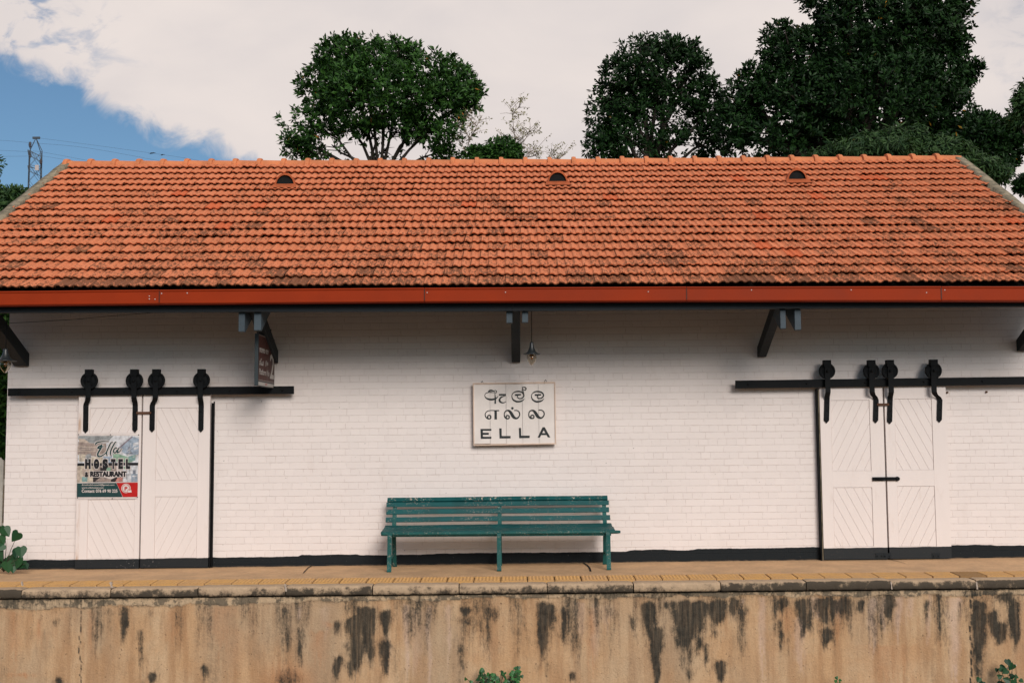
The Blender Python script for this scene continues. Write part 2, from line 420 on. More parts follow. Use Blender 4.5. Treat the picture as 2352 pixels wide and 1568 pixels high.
# platform top: follows the gentle rise to the right
TY0,TY1=-1.40,-1.70
def ptop(X,Y):
    if Y>TY0: return floory(X,Y)
    if Y>TY1: return floorc(X)-.012*(TY0-Y)/.3-.002
    return floorc(X)-.014
vs=[];fs=[]
xs=np.linspace(-20,20,121); ysl=[5.6,1.5,.02,-.3,-.7,-1.0,-1.25,-1.402]
for Y in ysl:
    for X in xs:
        bumpz=.010*(math.sin(X*1.7+1)*math.sin(X*.61))*(1 if Y<-.01 else 1)
        vs.append((X,Y,floory(X,Y)+bumpz*.5*max(0,1-abs(Y+.7)/.6)))
n=len(xs)
for j in range(len(ysl)-1):
    for i in range(n-1): a=j*n+i; fs.append((a,a+n,a+n+1,a+1))
o=npmesh('platform',vs,fs,MT['platform']); tag(o,kind='structure')
# cracks across the platform
mb=MB()
for (x0,y0,x1,y1) in ((1171,1291,1166,1303),(712,1292,703,1306)):
    pass
def crack(pts,w,Y=None):
    q=[]
    for (dx,dy) in pts:
        v=ray(dx,dy); z0=floorc(0); t=(z0+.004-CAM.z)/v.z; p=CAM+v*t; q.append(p)
    for a,b in zip(q,q[1:]):
        d=(b-a).normalized(); r=Vector((d.y,-d.x,0))*w
        za=floory(a.x,a.y)+.008; zb=floory(b.x,b.y)+.008
        mb.add([(a.x-r.x,a.y-r.y,za),(a.x+r.x,a.y+r.y,za),(b.x+r.x,b.y+r.y,zb),(b.x-r.x,b.y-r.y,zb)],[(0,1,2,3)])
crack([(1340,1291),(1349,1297),(1354,1303),(1357,1312)],.010)
crack([(717,1293),(708,1299),(702,1306),(697,1312)],.007)
crack([(2030,1283),(2055,1290),(2080,1297)],.005)
o=mb.build('pavement_crack',MT['dark']); tag(o,kind='structure')
# tactile strip
def tactile():
    m,g=newmat('tactile_yellow'); p=g.pos(); a=g.attr('tv'); n=g.noise(p,8,5,.6); f=g.noise(p,50,4,.7)
    c=g.mix(g.step(n,.35,.7),(.60,.335,.115),(.53,.305,.13)); c=g.mix(g.step(a,.70,.86,0,.72),c,(.20,.115,.055))
    c=g.mix(g.step(f,.5,.68)*.45,c,(.28,.165,.075)); c=g.mix(g.step(a,0,.3,.35,0),c,(.47,.28,.15))
    fin(g,c,.8,g.bump(f,.5,.006),.2); return m
mb=MB(); tv=[]
rr=random.Random(3)
xj=P(14,1330,-1.55).x-.12
darkset={}
for i in range(-12,60):
    x0=xj+i*.2995; 
    if x0<-12 or x0>12: continue
    t=rr.random()*.65 if x0<4.9 else rr.choice([.2,.3,.9,.85,.15,.35]); g0=.004+rr.random()*.004
    n0=len(mb.v)
    z0=lambda Y: ptop((x0+.15),Y)+.010+rr.random()*.0
    a0,a1=x0+g0,x0+.2995-g0; zt0=ptop(x0,TY0-.001)+.010; zt1=zt0-.010
    mb.add([(a0,TY0,zt0),(a1,TY0,zt0),(a1,TY1,zt1),(a0,TY1,zt1),(a0,TY0,zt0-.03),(a1,TY0,zt0-.03),(a1,TY1,zt1-.03),(a0,TY1,zt1-.03)],
           [(3,2,1,0),(7,6,2,3),(4,7,3,0),(6,5,1,2)])
    for b in range(9):            # raised bars / studs
        yb=TY0-.025-b*.031
        for k in range(7):
            xb=x0+.03+k*.04; zb=zt0+(zt1-zt0)*(TY0-yb)/.3
            mb.add([(xb-.012,yb+.008,zb),(xb+.012,yb+.008,zb),(xb+.012,yb-.008,zb),(xb-.012,yb-.008,zb),(xb-.007,yb+.004,zb+.005),(xb+.007,yb+.004,zb+.005),(xb+.007,yb-.004,zb+.005),(xb-.007,yb-.004,zb+.005)],
                   [(7,6,5,4),(3,2,6,7),(0,3,7,4),(2,1,5,6),(1,0,4,5)])
    tv+=[t]*(len(mb.v)-n0)
o=mb.build('tactile_paving',tactile(),attrs={'tv':('FLOAT',tv)}); tag(o,kind='structure')
# bed below tactile strip and the dirty joint before the coping
mb=MB(); mb.add([(-20,-1.38,floorc(-20)-.024),(20,-1.38,floorc(20)-.024),(20,-1.80,floorc(20)-.030),(-20,-1.80,floorc(-20)-.030)],[(3,2,1,0)])
o=mb.build('paving_joint',paint('joint_dirt',(.17,.105,.06),.9,.25,9)); tag(o,kind='structure')

# ---- retaining wall with coping stones
CY0,CY1,WY=-1.765,-1.985,-1.93
pw=thing('platform_wall','tan rendered retaining wall below the platform edge, streaked with black and orange stains','wall',(0,WY,-1.38))
sx=lambda c,o: (o+c*.5527)*.6125
def SRC(o,x,w,y0,y1,k): return (sx(x,o),w*.5527*.6125,(2050+y0*.5527)*.6125,(2050+y1*.5527)*.6125,k)
DK=[SRC(0,*t) for t in [(845,56,395,720,.8),(745,50,410,690,.45),(960,36,540,935,.7),(1035,52,835,960,1.),(1400,46,800,960,1.),(1940,70,395,760,.55),(2030,32,530,820,.75),(2285,30,490,640,1.),(2285,38,730,960,1.),(375,60,480,560,.45),(1025,40,400,520,.3),(400,90,890,960,.7),(20,40,800,900,.4),(385,30,385,420,.8),(590,1,400,401,.1)]]
DK+=[SRC(1300,*t) for t in [(60,104,470,960,1.),(135,100,395,830,1.),(265,70,415,620,1.),(260,56,620,960,.85),(810,95,395,480,1.),(800,110,470,570,.6),(785,56,640,960,.45),(970,120,385,560,.65),(955,64,560,820,.45),(1330,66,365,960,1.),(1380,56,375,700,.75),(1470,38,400,760,.75),(1530,38,840,960,.9),(1938,26,460,650,.6),(2055,100,365,640,.85),(2098,66,540,960,1.),(2290,140,375,700,.85),(2320,56,690,960,.6),(2200,120,360,430,.6)]]
DK+=[SRC(2540,*t) for t in [(90,200,360,690,.9),(270,96,345,600,1.),(150,46,600,770,.85),(290,66,770,960,.9),(190,32,640,900,.7),(75,26,690,930,.6),(30,26,690,900,.4),(385,76,340,480,.9),(440,70,400,560,.7),(447,14,550,860,.8),(700,76,335,500,.8),(705,30,490,720,.8),(740,20,600,760,.5),(860,125,335,660,.7),(1010,120,345,560,1.),(1020,76,550,710,1.),(1150,120,335,600,.7),(1250,34,350,450,.9),(1437,66,300,550,1.),(1690,34,345,600,.7),(1918,28,350,610,.6),(2045,84,350,960,.95),(2140,48,420,610,1.),(2190,96,500,690,.9),(2220,100,290,420,1.),(2290,70,350,720,.9),(2050,60,640,960,.5)]]
LT=[SRC(1300,*t) for t in [(410,34,380,940,.9),(560,24,400,900,.7),(690,22,380,900,.7),(470,110,410,860,.35),(1580,66,375,660,.6),(1690,44,375,850,.5),(1760,90,380,560,.4),(280,40,560,920,.3)]]
LT+=[SRC(2540,*t) for t in [(575,40,335,930,1.),(440,20,345,430,1.),(940,66,335,500,.7),(1325,50,335,740,1.),(1395,34,345,640,.7),(1500,56,335,660,.8),(1575,46,330,520,.7),(1710,24,320,640,.8),(1880,80,340,960,1.),(830,60,470,930,.8),(1090,50,340,560,.5)]]
LT+=[SRC(0,*t) for t in [(2030,20,400,500,1.),(2200,60,400,600,.4)]]
OG=[SRC(0,*t) for t in [(100,70,430,850,.6),(130,180,845,895,1.),(265,26,480,780,.7),(1190,120,430,720,.45),(1480,180,400,760,.5),(2160,90,560,870,.6),(620,50,420,830,.6),(1600,120,550,930,.3),(2230,50,500,560,.8),(350,300,400,700,.15)]]
OG+=[SRC(1300,*t) for t in [(1660,54,400,880,.7),(870,90,700,790,.3),(960,140,620,900,.25)]]
OG+=[SRC(2540,*t) for t in [(1450,300,660,960,.55),(1090,46,360,700,.6),(760,70,400,640,.5),(660,60,560,960,.3),(2330,60,340,900,.4)]]
x0,x1=-9.,9.; nX,nZ=1100,105
gX=np.linspace(x0,x1,nX); ztopf=lambda X: floorc(0)+(fb.z-fa.z)/(fb.x-fa.x)*X-.119
gT=np.linspace(0,1,nZ); XX,TT=np.meshgrid(gX,gT)
ZT=ztopf(XX); ZZ=ZT*(1-TT)+(-1.40)*TT
# picture coordinates of the plane, to put each stain where it stands on the wall
Mi=np.array(M.transposed()); pc=np.stack([XX-CAM.x,np.full_like(XX,WY-CAM.y),ZZ-CAM.z],-1)@Mi.T
U=1176-F*pc[...,0]/pc[...,2]; Vv=784+F*pc[...,1]/pc[...,2]
warp=(fbm(XX*1.5,ZZ*5,11)-.5)*8+(fbm(XX*14,ZZ*6,31,3)-.5)*8
GRAIN=.62+.75*fbm(XX*38,ZZ*2.2,77,3)
def stain(L,soft=.6,seed=50):
    A=np.zeros_like(XX)
    for i,(cx,w,y0,y1,k) in enumerate(L):
        uu=U+warp-cx; t=np.clip((Vv-y0)/max(y1-y0,1),0,1)
        wd=w/2*(1.02-.36*t+.35*(noise2(Vv/9+i*7.3,U*0+i,seed)-.5))+.8
        a=1-np.clip((np.abs(uu)-wd*(1-soft))/(wd*soft*2),0,1)
        cn_=fbm((U+warp)/3.4+i*11,XX*0+i,90,3); H_=max(y1-y0,1); e=np.clip((Vv-y0+(fbm(XX*20,XX*0+i,70)-.5)*16)/5,0,1)*np.clip((y0+H_*(.30+1.15*cn_)-Vv)/(H_*.16+5),0,1)
        A=np.maximum(A,k*a*e*(.35+1.1*fbm(XX*11+i,ZZ*7,seed+3,5))*GRAIN)
    return np.clip(A,0,1)
dark=stain(DK); light=stain(LT,.6,60); orange=stain(OG,.9,80)
def blur(A,kx,kz):
    for ax_,k in ((1,kx),(0,kz)):
        B_=A*0
        for q in range(-k,k+1): B_+=np.roll(A,q,ax_)
        A=B_/(2*k+1)
    return A
dark=np.clip(blur(dark,1,2)*.95+.5*blur(dark,10,6)*(.3+1.4*fbm(XX*24,ZZ*1.2,91,3)),0,1)
# faint run-off from the whole length of the edge
ro=np.clip(fbm(XX*7,XX*0+3,93,4)*1.9-.72,0,1)*np.clip((1395+230*fbm(XX*9,XX*0+8,94,3)-Vv)/90,0,1); dark=np.maximum(dark,ro*.62*(.6+.8*fbm(XX*30,ZZ*2,95,3)))
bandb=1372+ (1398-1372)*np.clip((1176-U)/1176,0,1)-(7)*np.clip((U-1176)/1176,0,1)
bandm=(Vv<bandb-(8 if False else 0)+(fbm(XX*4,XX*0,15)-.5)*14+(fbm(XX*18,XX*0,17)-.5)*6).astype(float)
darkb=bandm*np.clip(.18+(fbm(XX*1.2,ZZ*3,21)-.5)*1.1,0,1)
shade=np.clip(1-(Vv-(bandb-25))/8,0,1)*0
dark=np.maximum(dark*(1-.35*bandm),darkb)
# dirty edge of the render
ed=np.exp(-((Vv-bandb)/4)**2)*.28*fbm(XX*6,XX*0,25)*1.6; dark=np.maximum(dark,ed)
# long crack left, construction joints
for cx,sd,kk in ((185,5,.75),(2230,6,.9),(1257,8,.5)):
    cw=(fbm(XX*0+sd,ZZ*7,33+sd)-.5)*12+(fbm(XX*0+sd,ZZ*30,53+sd)-.5)*4
    dark=np.maximum(dark,kk*np.exp(-((U-cx-cw)/1.5)**2)*(Vv>1355))
# rust coloured blot
bl=np.exp(-(((U-663)/48)**2+((Vv-1560)/36)**2)); orange=np.maximum(orange,bl*1.2); dark=np.maximum(dark,np.clip(bl-.30,0,1)*.72)
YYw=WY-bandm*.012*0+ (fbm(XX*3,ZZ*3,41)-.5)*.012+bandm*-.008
idx=(np.arange(nZ-1)[:,None]*nX+np.arange(nX-1)[None,:]).ravel()
fs=np.stack([idx,idx+nX,idx+nX+1,idx+1],1)
vv=np.stack([XX,YYw,ZZ],-1).reshape(-1,3)
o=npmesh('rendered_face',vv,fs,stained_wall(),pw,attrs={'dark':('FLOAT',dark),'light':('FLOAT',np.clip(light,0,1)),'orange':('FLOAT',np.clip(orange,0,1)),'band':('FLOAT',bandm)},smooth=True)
mb=MB(); mb.box((-20,WY+.0,-1.4),(-9.0,1.0,floorc(-10)-.12)).box((9.0,WY,-1.4),(20,1.0,floorc(10)-.10)).box((-9.,WY+.05,-1.4),(9.,1.,-.20)); mb.build('wall_core',MT['platform'],pw)
mb=MB(); mb.hexa([(-9,WY+.035,floorc(-9)-.09),(9,WY+.035,floorc(9)-.09),(9,WY+.035,floorc(9)-.3),(-9,WY+.035,floorc(-9)-.3)],(0,.01,0)); mb.build('painted_shadow_gap',MT['dark'],pw)  # black strip painted in for the shadow line under the coping lip
# coping stones, joints where the picture has them
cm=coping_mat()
jx=[-360,-160,49,254,454,655,855.5,1054,1257,1455,1655.6,1852,2046.6,2243,2440,2640]
dk_front=[.5,.6,.95,.34,.62,.22,.6,.30,.52,.30,.58,.30,.66,.86,.70,.92,.8]
dkl=[.6,.9,.42,.55,.30,.52,.30,.36,.44,.30,.62,.80,.60,.85,.7]
for i,(a_,b_) in enumerate(zip(jx,jx[1:])):
    xa=P(a_,1345,CY1).x+.004+rr.random()*.003; xb=P(b_,1345,CY1).x-.004-rr.random()*.003
    n=26; prof=[(CY0,-.10),(CY0,-.012),(CY0-.03,-.004),(CY1+.03,-.006),(CY1+.010,-.014),(CY1+.001,-.030),(CY1,-.060),(CY1+.001,-.085),(CY1+.008,-.103),(CY1+.05,-.106)]
    vs=[];dk_=[]; zo=(rr.random()-.5)*.008; yo=(rr.random()-.5)*.010; sd=rr.randint(0,999)
    vs2=[]
    for k in range(n+1):
        X=xa+(xb-xa)*k/n; eg=.006*max(0,1-min(X-xa,xb-X)/.03)
        nz1=(math.sin(X*23+sd)+math.sin(X*51+sd*2))*.0015
        for q,(Y,Z) in enumerate(prof):
            cY=(CY0+CY1)/2; inn=1 if Z>-.05 and q>1 else .5
            vs2.append((X,Y+yo*(1 if q>2 else 0)+(eg+nz1 if q>=4 else 0),floorc(X)+Z+zo*(q<8)-(eg if 1<=q<=4 else 0)+nz1*.6))
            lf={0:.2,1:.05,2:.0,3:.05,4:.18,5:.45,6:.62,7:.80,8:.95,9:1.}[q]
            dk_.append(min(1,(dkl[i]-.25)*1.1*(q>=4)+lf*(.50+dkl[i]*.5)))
    m_=len(prof); fs=[]
    for k in range(n):
        for q in range(m_-1): a=k*m_+q; fs.append((a,a+1,a+m_+1,a+m_))
    b=MB(); b.add(vs2,fs,0,True); b.add([vs2[q] for q in range(m_)],[tuple(range(m_-1,-1,-1))]); b.add([vs2[n*m_+q] for q in range(m_)],[tuple(range(m_))])
    dk_+= [.7]*(2*m_)
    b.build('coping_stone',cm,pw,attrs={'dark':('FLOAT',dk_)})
mortar=paint('pale_mortar',(.48,.38,.30),.9,.15,14,(.12,.09,.07),.6)
mb=MB()
for i,c_ in enumerate(jx[2:-2]):
    p=P(c_,1345,CY1)
    if i in (0,1,3,10,11): 
        w=[.008,.016,.012,.014][i%4]
        poly=[]; L_=7
        tz=rr.choice([.045,.02]); hz=rr.choice([.045,.06,.08])
        for k in range(L_): poly.append((p.x-w*(.2+rr.random()*.8)+.01*k/(L_-1),CY1-.003,p.z+tz-hz*k/(L_-1)))
        for k in range(L_): poly.append((p.x+w*(.1+rr.random()*.8)+.01-.01*k/(L_-1),CY1-.003,p.z+tz-hz+hz*k/(L_-1)))
        mb.prism(poly,(0,.03,0))
if mb.v: mb.build('joint_mortar',mortar,pw)

# ================================================================= THE BUILDING
B=thing('station_building','long white painted brick station building with an orange clay tile roof and red gutter','building',(0,1.5,floorz(0)))
WT=3.45
mb=MB()
zb=floorz(WL)-.06
# outer brick wall as one prism outline: front, returns and back
mb.add([(WL,0,zb),(WR,0,zb),(WR,0,WT),(WL,0,WT),(WL,5.9,zb),(WR,5.9,zb),(WR,5.9,WT),(WL,5.9,WT)],[(0,1,2,3),(1,5,6,2),(5,4,7,6),(4,0,3,7)])
# gable triangles
def rz(X,Y): t=(Y-EY)/(RY-EY); return eavez(X)*(1-t)+ridgez(X)*t
for X,fl in ((WL,1),(WR,0)):
    q=[(X,0,WT),(X,5.9,WT),(X,5.9,WT+.05),(X,RY,ridgez(X)-.08),(X,0,max(WT+.01,rz(X,0)-.08))]
    mb.add(q,[tuple(range(4,-1,-1)) if fl else tuple(range(5))])
mb.build('wall',MT['wall'],B)
# gap shadow strips beside the doors (dark door jamb)
YD=-.085
# --- roof
roofP=MB()
def S2(X,t): return Vector((X,EY+(RY-EY)*t,eavez(X)*(1-t)+ridgez(X)*t))
# soffit slab under the tiles
nseg=24; vs=[];fs=[]
for i in range(nseg+1):
    X=XL+(XR-XL)*i/nseg
    e=S2(X,-.015); r=S2(X,1.0)
    vs+=[e+Vector((0,0,-.035)),r+Vector((0,0,-.035)),r+Vector((0,0,-.12)),e+Vector((0,0,-.10)),(X,2*RY-EY,eavez(X)-.0),(X,2*RY-EY,eavez(X)-.1)]
for i in range(nseg):
    a=i*6; b_=a+6
    fs+=[(a,b_,b_+1,a+1),(a+3,a+2,b_+2,b_+3),(a,a+3,b_+3,b_),(a+1,b_+1,b_+4,a+4),(a+2,a+5,b_+5,b_+2),(a+4,b_+4,b_+5,a+5)]
fs+=[(0,1,2,3),(1,4,5,2)]; a=nseg*6; fs+=[(a+3,a+2,a+1,a),(a+2,a+5,a+4,a+1)]
roof_s=MB().add(vs,fs).build('soffit_boards',MT['soffit'],B)
# tiles
NR=18; TW=.2085
PROF=[(0,-.002),(.012,.017),(.05,.024),(.17,.025),(.225,.020),(.29,.009),(.36,.005),(.44,.008),(.50,.018),(.54,.0215),(.63,.0225),(.68,.019),(.74,.009),(.82,.005),(.90,.009),(.96,.017),(1.015,.020)]
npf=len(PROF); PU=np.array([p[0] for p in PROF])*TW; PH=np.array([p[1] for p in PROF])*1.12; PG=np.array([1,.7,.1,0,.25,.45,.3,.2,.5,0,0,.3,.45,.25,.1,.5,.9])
V_=[];F_=[];TV=[];FR=[];DI=[];LO=[];GV=[]
rs=np.random.RandomState(5)
vent_px=[(655,436),(1281,430),(1831,425)]
fresh=set()
def roofhit(dx,dy):
    v=ray(dx,dy)
    lo,hi=-1.6,3.2
    for _ in range(40):
        mid=(lo+hi)/2; t=(mid-CAM.y)/v.y; p=CAM+v*t
        if p.z<rz(p.x,mid): hi=mid
        else: lo=mid
        # ray rises slower than the roof: before the hit the ray is above
    return p
FRESH_D=[(680,741),(785,785),(955,783)]
def frd(ox,oy,k,l): return [((ox+a*k)*.6125,(oy+b*k)*.6125) for a,b in l]
FP=frd(0,560,.51,[(1340,350),(1590,445),(1910,440),(805,545),(1630,590)])+frd(1600,560,.3826,[(455,550),(1820,500)])+frd(2740,560,.4677,[(20,250),(1040,245),(1140,245),(680,390),(270,555),(230,785),(480,840),(2250,620)])
FH=[roofhit(*q) for q in FP]
e_=1/NR
for i in range(NR):
    stag=(i%2)*TW*.5+.01*rs.randn()
    nT=int((XR-XL)/TW)+2
    rowoff=rs.randn()*.0015
    for j in range(-1,nT):
        X0=XL-.02+j*TW+stag
        if X0+TW*.5<XL+.04 or X0+TW*.5>XR-.04: continue
        t0=i*e_; t1=t0+e_*1.16
        jl=rs.randn()*.0040; jr=rs.randn()*.008; jz=abs(rs.randn())*.0035; jt=t0+rs.randn()*.0014+.0012*math.sin(X0*1.1+i*2.3)+.0008*math.sin(X0*2.9+i)
        odd=rs.rand()<.05
        if odd: jz+=.010; jt-=.005*rs.rand()+.002; jr*=2
        us=np.clip(X0+PU+rs.randn()*.002,XL+.03,XR-.03)
        base0=np.array([S2(x_,jt)[:] for x_ in (us[0],us[-1])]); base1=np.array([S2(x_,t1)[:] for x_ in (us[0],us[-1])])
        w=(us-us[0])/(us[-1]-us[0])
        b0=base0[0]*(1-w[:,None])+base0[1]*w[:,None]; b1=base1[0]*(1-w[:,None])+base1[1]*w[:,None]
        nrm=np.array([0,-.485,.874])
        lift=.053+jz
        skew=np.outer((us-us[0])*jr,np.array([0,.87,.48]))
        top0=b0+np.outer(PH+lift,nrm)+skew; top0b=b0+np.outer(PH*.9+lift-.004,nrm)+skew+np.array([0,-.004,-.002])
        bot0=b0+np.outer(PH*.85+lift-.019,nrm)+skew+np.array([0,.002,.001])
        top1=b1+np.outer(PH+.008,nrm)
        mid=top0*.5+top1*.5
        n0=len(V_)*1
        base=sum(len(a) for a in V_)
        V_.append(bot0);V_.append(top0b);V_.append(top0);V_.append(top1)
        q=np.arange(npf-1)
        for r_ in range(3): F_.append(np.stack([base+r_*npf+q,base+r_*npf+q+1,base+(r_+1)*npf+q+1,base+(r_+1)*npf+q],1))
        low=1-t0
        xc=X0+TW/2; yc=EY+(RY-EY)*(t0+e_*.4)
        f=0.
        for h in FH:
            if abs(h.x-xc)<TW*.55 and abs(h.y-yc)<(RY-EY)*e_*.55: f=.85
        tvv=rs.rand(); d_=rs.rand()*.5+.35*low+ (.25 if i==0 else 0)+(.4 if rs.rand()<.07 and low>.3 else 0)
        if i>=14: d_*=.45
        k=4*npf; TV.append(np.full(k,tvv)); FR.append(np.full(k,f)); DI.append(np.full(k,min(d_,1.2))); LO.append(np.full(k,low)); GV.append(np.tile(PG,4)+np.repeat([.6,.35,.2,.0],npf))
V_=np.concatenate(V_);F_=np.concatenate(F_)
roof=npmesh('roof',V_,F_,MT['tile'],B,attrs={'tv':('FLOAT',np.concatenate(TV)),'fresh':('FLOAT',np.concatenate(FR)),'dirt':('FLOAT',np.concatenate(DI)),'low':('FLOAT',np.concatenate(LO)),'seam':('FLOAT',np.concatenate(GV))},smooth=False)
roof['label']='orange interlocking clay tiles in eighteen rows, sooty towards the eave'
# ridge tiles
RL=.377; x_=XL-.04
k=0
while x_<XR-.02:
    xe=min(x_+RL+.03,XR+.05); zc=ridgez(x_)-.0+.01; zc2=ridgez(xe)+.01
    mb=MB(); nseg_=10; r0=.105; th=.016
    jz=rr.random()*.006; jy=(rr.random()-.5)*.012
    vs=[];fs=[]
    stations=[(x_,r0+.030),(x_+.030,r0+.034),(x_+.062,r0+.028),(x_+.068,r0+.004),(xe,r0-.006)]
    for X,rd in stations:
        zz=zc+(zc2-zc)*(X-x_)/RL+jz
        for a in range(nseg_+1):
            an=PI*(-.04+1.08*a/nseg_); vs.append((X,RY+jy-math.cos(an)*rd*1.25,zz-.045+math.sin(an)*rd))
    m_=nseg_+1
    for s_ in range(len(stations)-1):
        for a in range(nseg_): q=s_*m_+a; fs.append((q,q+m_,q+m_+1,q+1))
    mb.add(vs,fs,0,False); mb.add([vs[a] for a in range(m_)],[tuple(range(m_))])
    mb.build('ridge_tile',MT['ridge'],roof)
    x_+=RL; k+=1
# verges
for X,sg in ((XL,-1),(XR,1)):
    mb=MB(); n=22; vs=[];fs=[]
    for i in range(n+1):
        t=-.02+1.03*i/n; p=S2(X,min(t,1.)) if t<=1 else S2(X,1.)
        j=lambda: (rr.random()-.5)*.012
        a=p.x-sg*.055+j(); b=p.x+sg*.085+j()
        lf=.085
        vs+=[(a,p.y,p.z-.02),(a,p.y,p.z+lf+j()),(b,p.y,p.z+lf-.012+j()),(b,p.y,p.z-.16)]
    for i in range(n):
        q=i*4
        for a in range(3): fs.append((q+a,q+a+1,q+a+5,q+a+4) if sg<0 else (q+a,q+a+4,q+a+5,q+a+1))
        fs.append((q+3,q,q+4,q+7))
    fs+=[(0,1,2,3),(n*4+3,n*4+2,n*4+1,n*4)]
    mb.add(vs,fs,0,True); mb.build('verge',MT['cement'],roof)
# roof vents
for q in vent_px:
    h=roofhit(*q); c=Vector((h.x,h.y,rz(h.x,h.y)+.03)); w=.165; ht=.215
    vt=MB(); n=14; ring=[]; ring2=[]
    for a in range(n+1):
        u=-1+2*a/n; zz=ht*(1-abs(u)**2.1)**.62 if abs(u)<1 else 0
        ring.append((c.x+u*w,c.y-.02,c.z+zz)); 
        back=(ht*(1-abs(u)**2.1)**.62 if abs(u)<1 else 0)/.55
        ring2.append((c.x+u*w*.80,c.y-.02+back*1.0+.05,c.z+zz*.96+.03))
    m_=n+1
    vt.add(ring+ring2,[(a,a+1,a+1+m_,a+m_) for a in range(n)],0,True)
    inner=[(c.x+(p[0]-c.x)*.78,p[1]-.002,c.z+.055+(p[2]-c.z)*.60) for p in ring]
    vt.add(ring+inner,[(a,a+m_,a+1+m_,a+1) for a in range(n)],0,False)
    # sloping apron below the opening
    vt.add([(c.x-w,c.y-.02,c.z+.055),(c.x+w,c.y-.02,c.z+.055),(c.x+w*1.15,c.y-.16,c.z-.03),(c.x-w*1.15,c.y-.16,c.z-.03),(c.x-w,c.y-.02,c.z-.05),(c.x+w,c.y-.02,c.z-.05)],[(3,2,1,0),(0,4,3),(1,2,5)],0)
    vm=vt.build('roof_vent',paint('vent_terracotta',(.38,.088,.028),.85,.2,12,(.1,.05,.03),.66),roof)
    dv=MB(); dv.add([(p[0],p[1]+.03,p[2]) for p in inner],[tuple(range(n,-1,-1))]); 
    # dark throat
    dv.build('vent_throat',MT['dark'],roof)
# gutter in five lengths
gj=[-140,366,975,1577,2162,2500]
gy0=-1.50
gtop=quad3([(0,669),(1176,659.3),(2352,656.6)]); gbot=quad3([(0,700),(1176,691),(2352,689.8)])
for k in range(5):
    a_,b_=gj[k],gj[k+1]; mb=MB(); pa,pb=P(a_,gtop(a_)+.3*k,gy0),P(b_,gtop(b_)+.3*k,gy0); qa,qb=P(a_,gbot(a_),gy0),P(b_,gbot(b_),gy0)
    g_=.003
    def prof(p,q,s):
        X=p.x+s; dz=p.z-q.z
        return [(X,gy0+.012,p.z-.006),(X,gy0-.006,p.z),(X,gy0-.010,p.z-.012),(X,gy0-.004,p.z-.020),(X,gy0,p.z-.024),(X,gy0,q.z+.004),(X,gy0+.006,q.z-.004),(X,gy0+.10,q.z-.012),(X,gy0+.10,p.z-.05)]
    A=prof(pa,qa,g_); C=prof(pb,qb,-g_); m_=len(A)
    mb.add(A+C,[(i,i+1,i+1+m_,i+m_) for i in range(m_-1)]); mb.f=[tuple(reversed(f)) for f in mb.f]
    mb.add(A,[tuple(range(m_))]); mb.add(C,[tuple(range(m_-1,-1,-1))])
    go=mb.build('gutter',MT['gutter'],B)
    for (px,py) in {0:[(343,686.5),(356,687),(343,680),],1:[(371,674),(430,673)],2:[(981,672),(1161,671),(1489,670)],3:[(1726,666),(1955,666)],4:[(2170,666),(2128,672)]}[k]:
        c=P(px,py,gy0-.002); MB().lathe([(.0,-.004),(.006,-.004),(.007,0)],c,8,0,'Y').build('gutter_screw',MT['screw'],go)
    if k: 
        sj=MB(); p=P(gj[k],(gtop(gj[k])+gbot(gj[k]))/2,gy0); hh=.068; sj.box((p.x-.006,gy0-.004,p.z-hh),(p.x+.006,gy0+.004,p.z+hh)); sj.build('gutter_joint',MT['gutdark'],go)
# eaves beam behind and below the gutter
by=-1.36
pa,pb=P(-150,699,by),P(2500,688,by); qa,qb=P(-150,718,by),P(1176,713.5,by); qr=P(2500,702,by)
mb=MB(); mb.hexa([(pa.x,by,pa.z+.10),(0,by,(pa.z+pb.z)/2+.10),(qb.x,by,qb.z),(qa.x,by,qa.z)],(0,.11,0)); mb.build('eaves_beam',MT['slate'],B)
mb=MB(); mb.hexa([(0.002,by,(pa.z+pb.z)/2+.10),(pb.x,by,pb.z+.10),(qr.x,by,qr.z),(qb.x+.002,by,qb.z)],(0,.11,0)); mb.build('eaves_beam',MT['slate'],B)
# struts with paired rafter tails
def strut(wx0,wx1,ybot,ytop,xt,yt):
    """bottom edge px on the wall, and where the head meets the eaves"""
    a=P(wx0,ybot,-.0); b=P(wx1,ybot,-.0); w=b.x-a.x; cx=(a.x+b.x)/2; zb=a.z; zt=P(wx0,ytop,0).z
    mb=MB(); hy=-1.30; rise=(1.30)*math.tan(R(27)); th=.15
    prof=[(-.0,zb),(-.055,zb),(hy,zb+rise-.035),(hy,zb+rise+th),(-.0,zt)]
    mb.prism([(cx-w/2,y_,z_) for y_,z_ in prof],(w,0,0))
    mb.build('strut',MT['slate'],B,bevel=.004)
    return cx,zb
for (x0_,x1_,yb_,yt_,blk) in ((36,67,841,812,None),(618,639,834,806,((548,562,721,761),(583.5,599.5,722,758))),(1175,1195,832,800,((1163,1177,714,741),(1199,1213,714,740))),(1739.5,1758,820,797,((1792,1805.5,722,754),(1825,1840.5,720,757))),(2335,2362,806,780,None)):
    cx,zb=strut(x0_,x1_,yb_,yt_,0,0)
    ry_=-1.30
    if blk: 
        bl=[(P(a,c,ry_),P(b,d,ry_)) for a,b,c,d in blk]
        for p,q in bl:
            mb=MB(); w=q.x-p.x; h=.10; zl=q.z; zt=p.z+.05
            # tail end face, then the rafter climbs with the roof
            tl=1.2; rise=tl*math.tan(R(29))
            mb.prism([(p.x,ry_,zl),(p.x,ry_+.03,zl-.01),(p.x,ry_+tl,zl-.01+rise),(p.x,ry_+tl,zl+h+rise),(p.x,ry_,zt)],(w,0,0))
            mb.build('rafter_tail',MT['slate_lit'],B,bevel=.003)

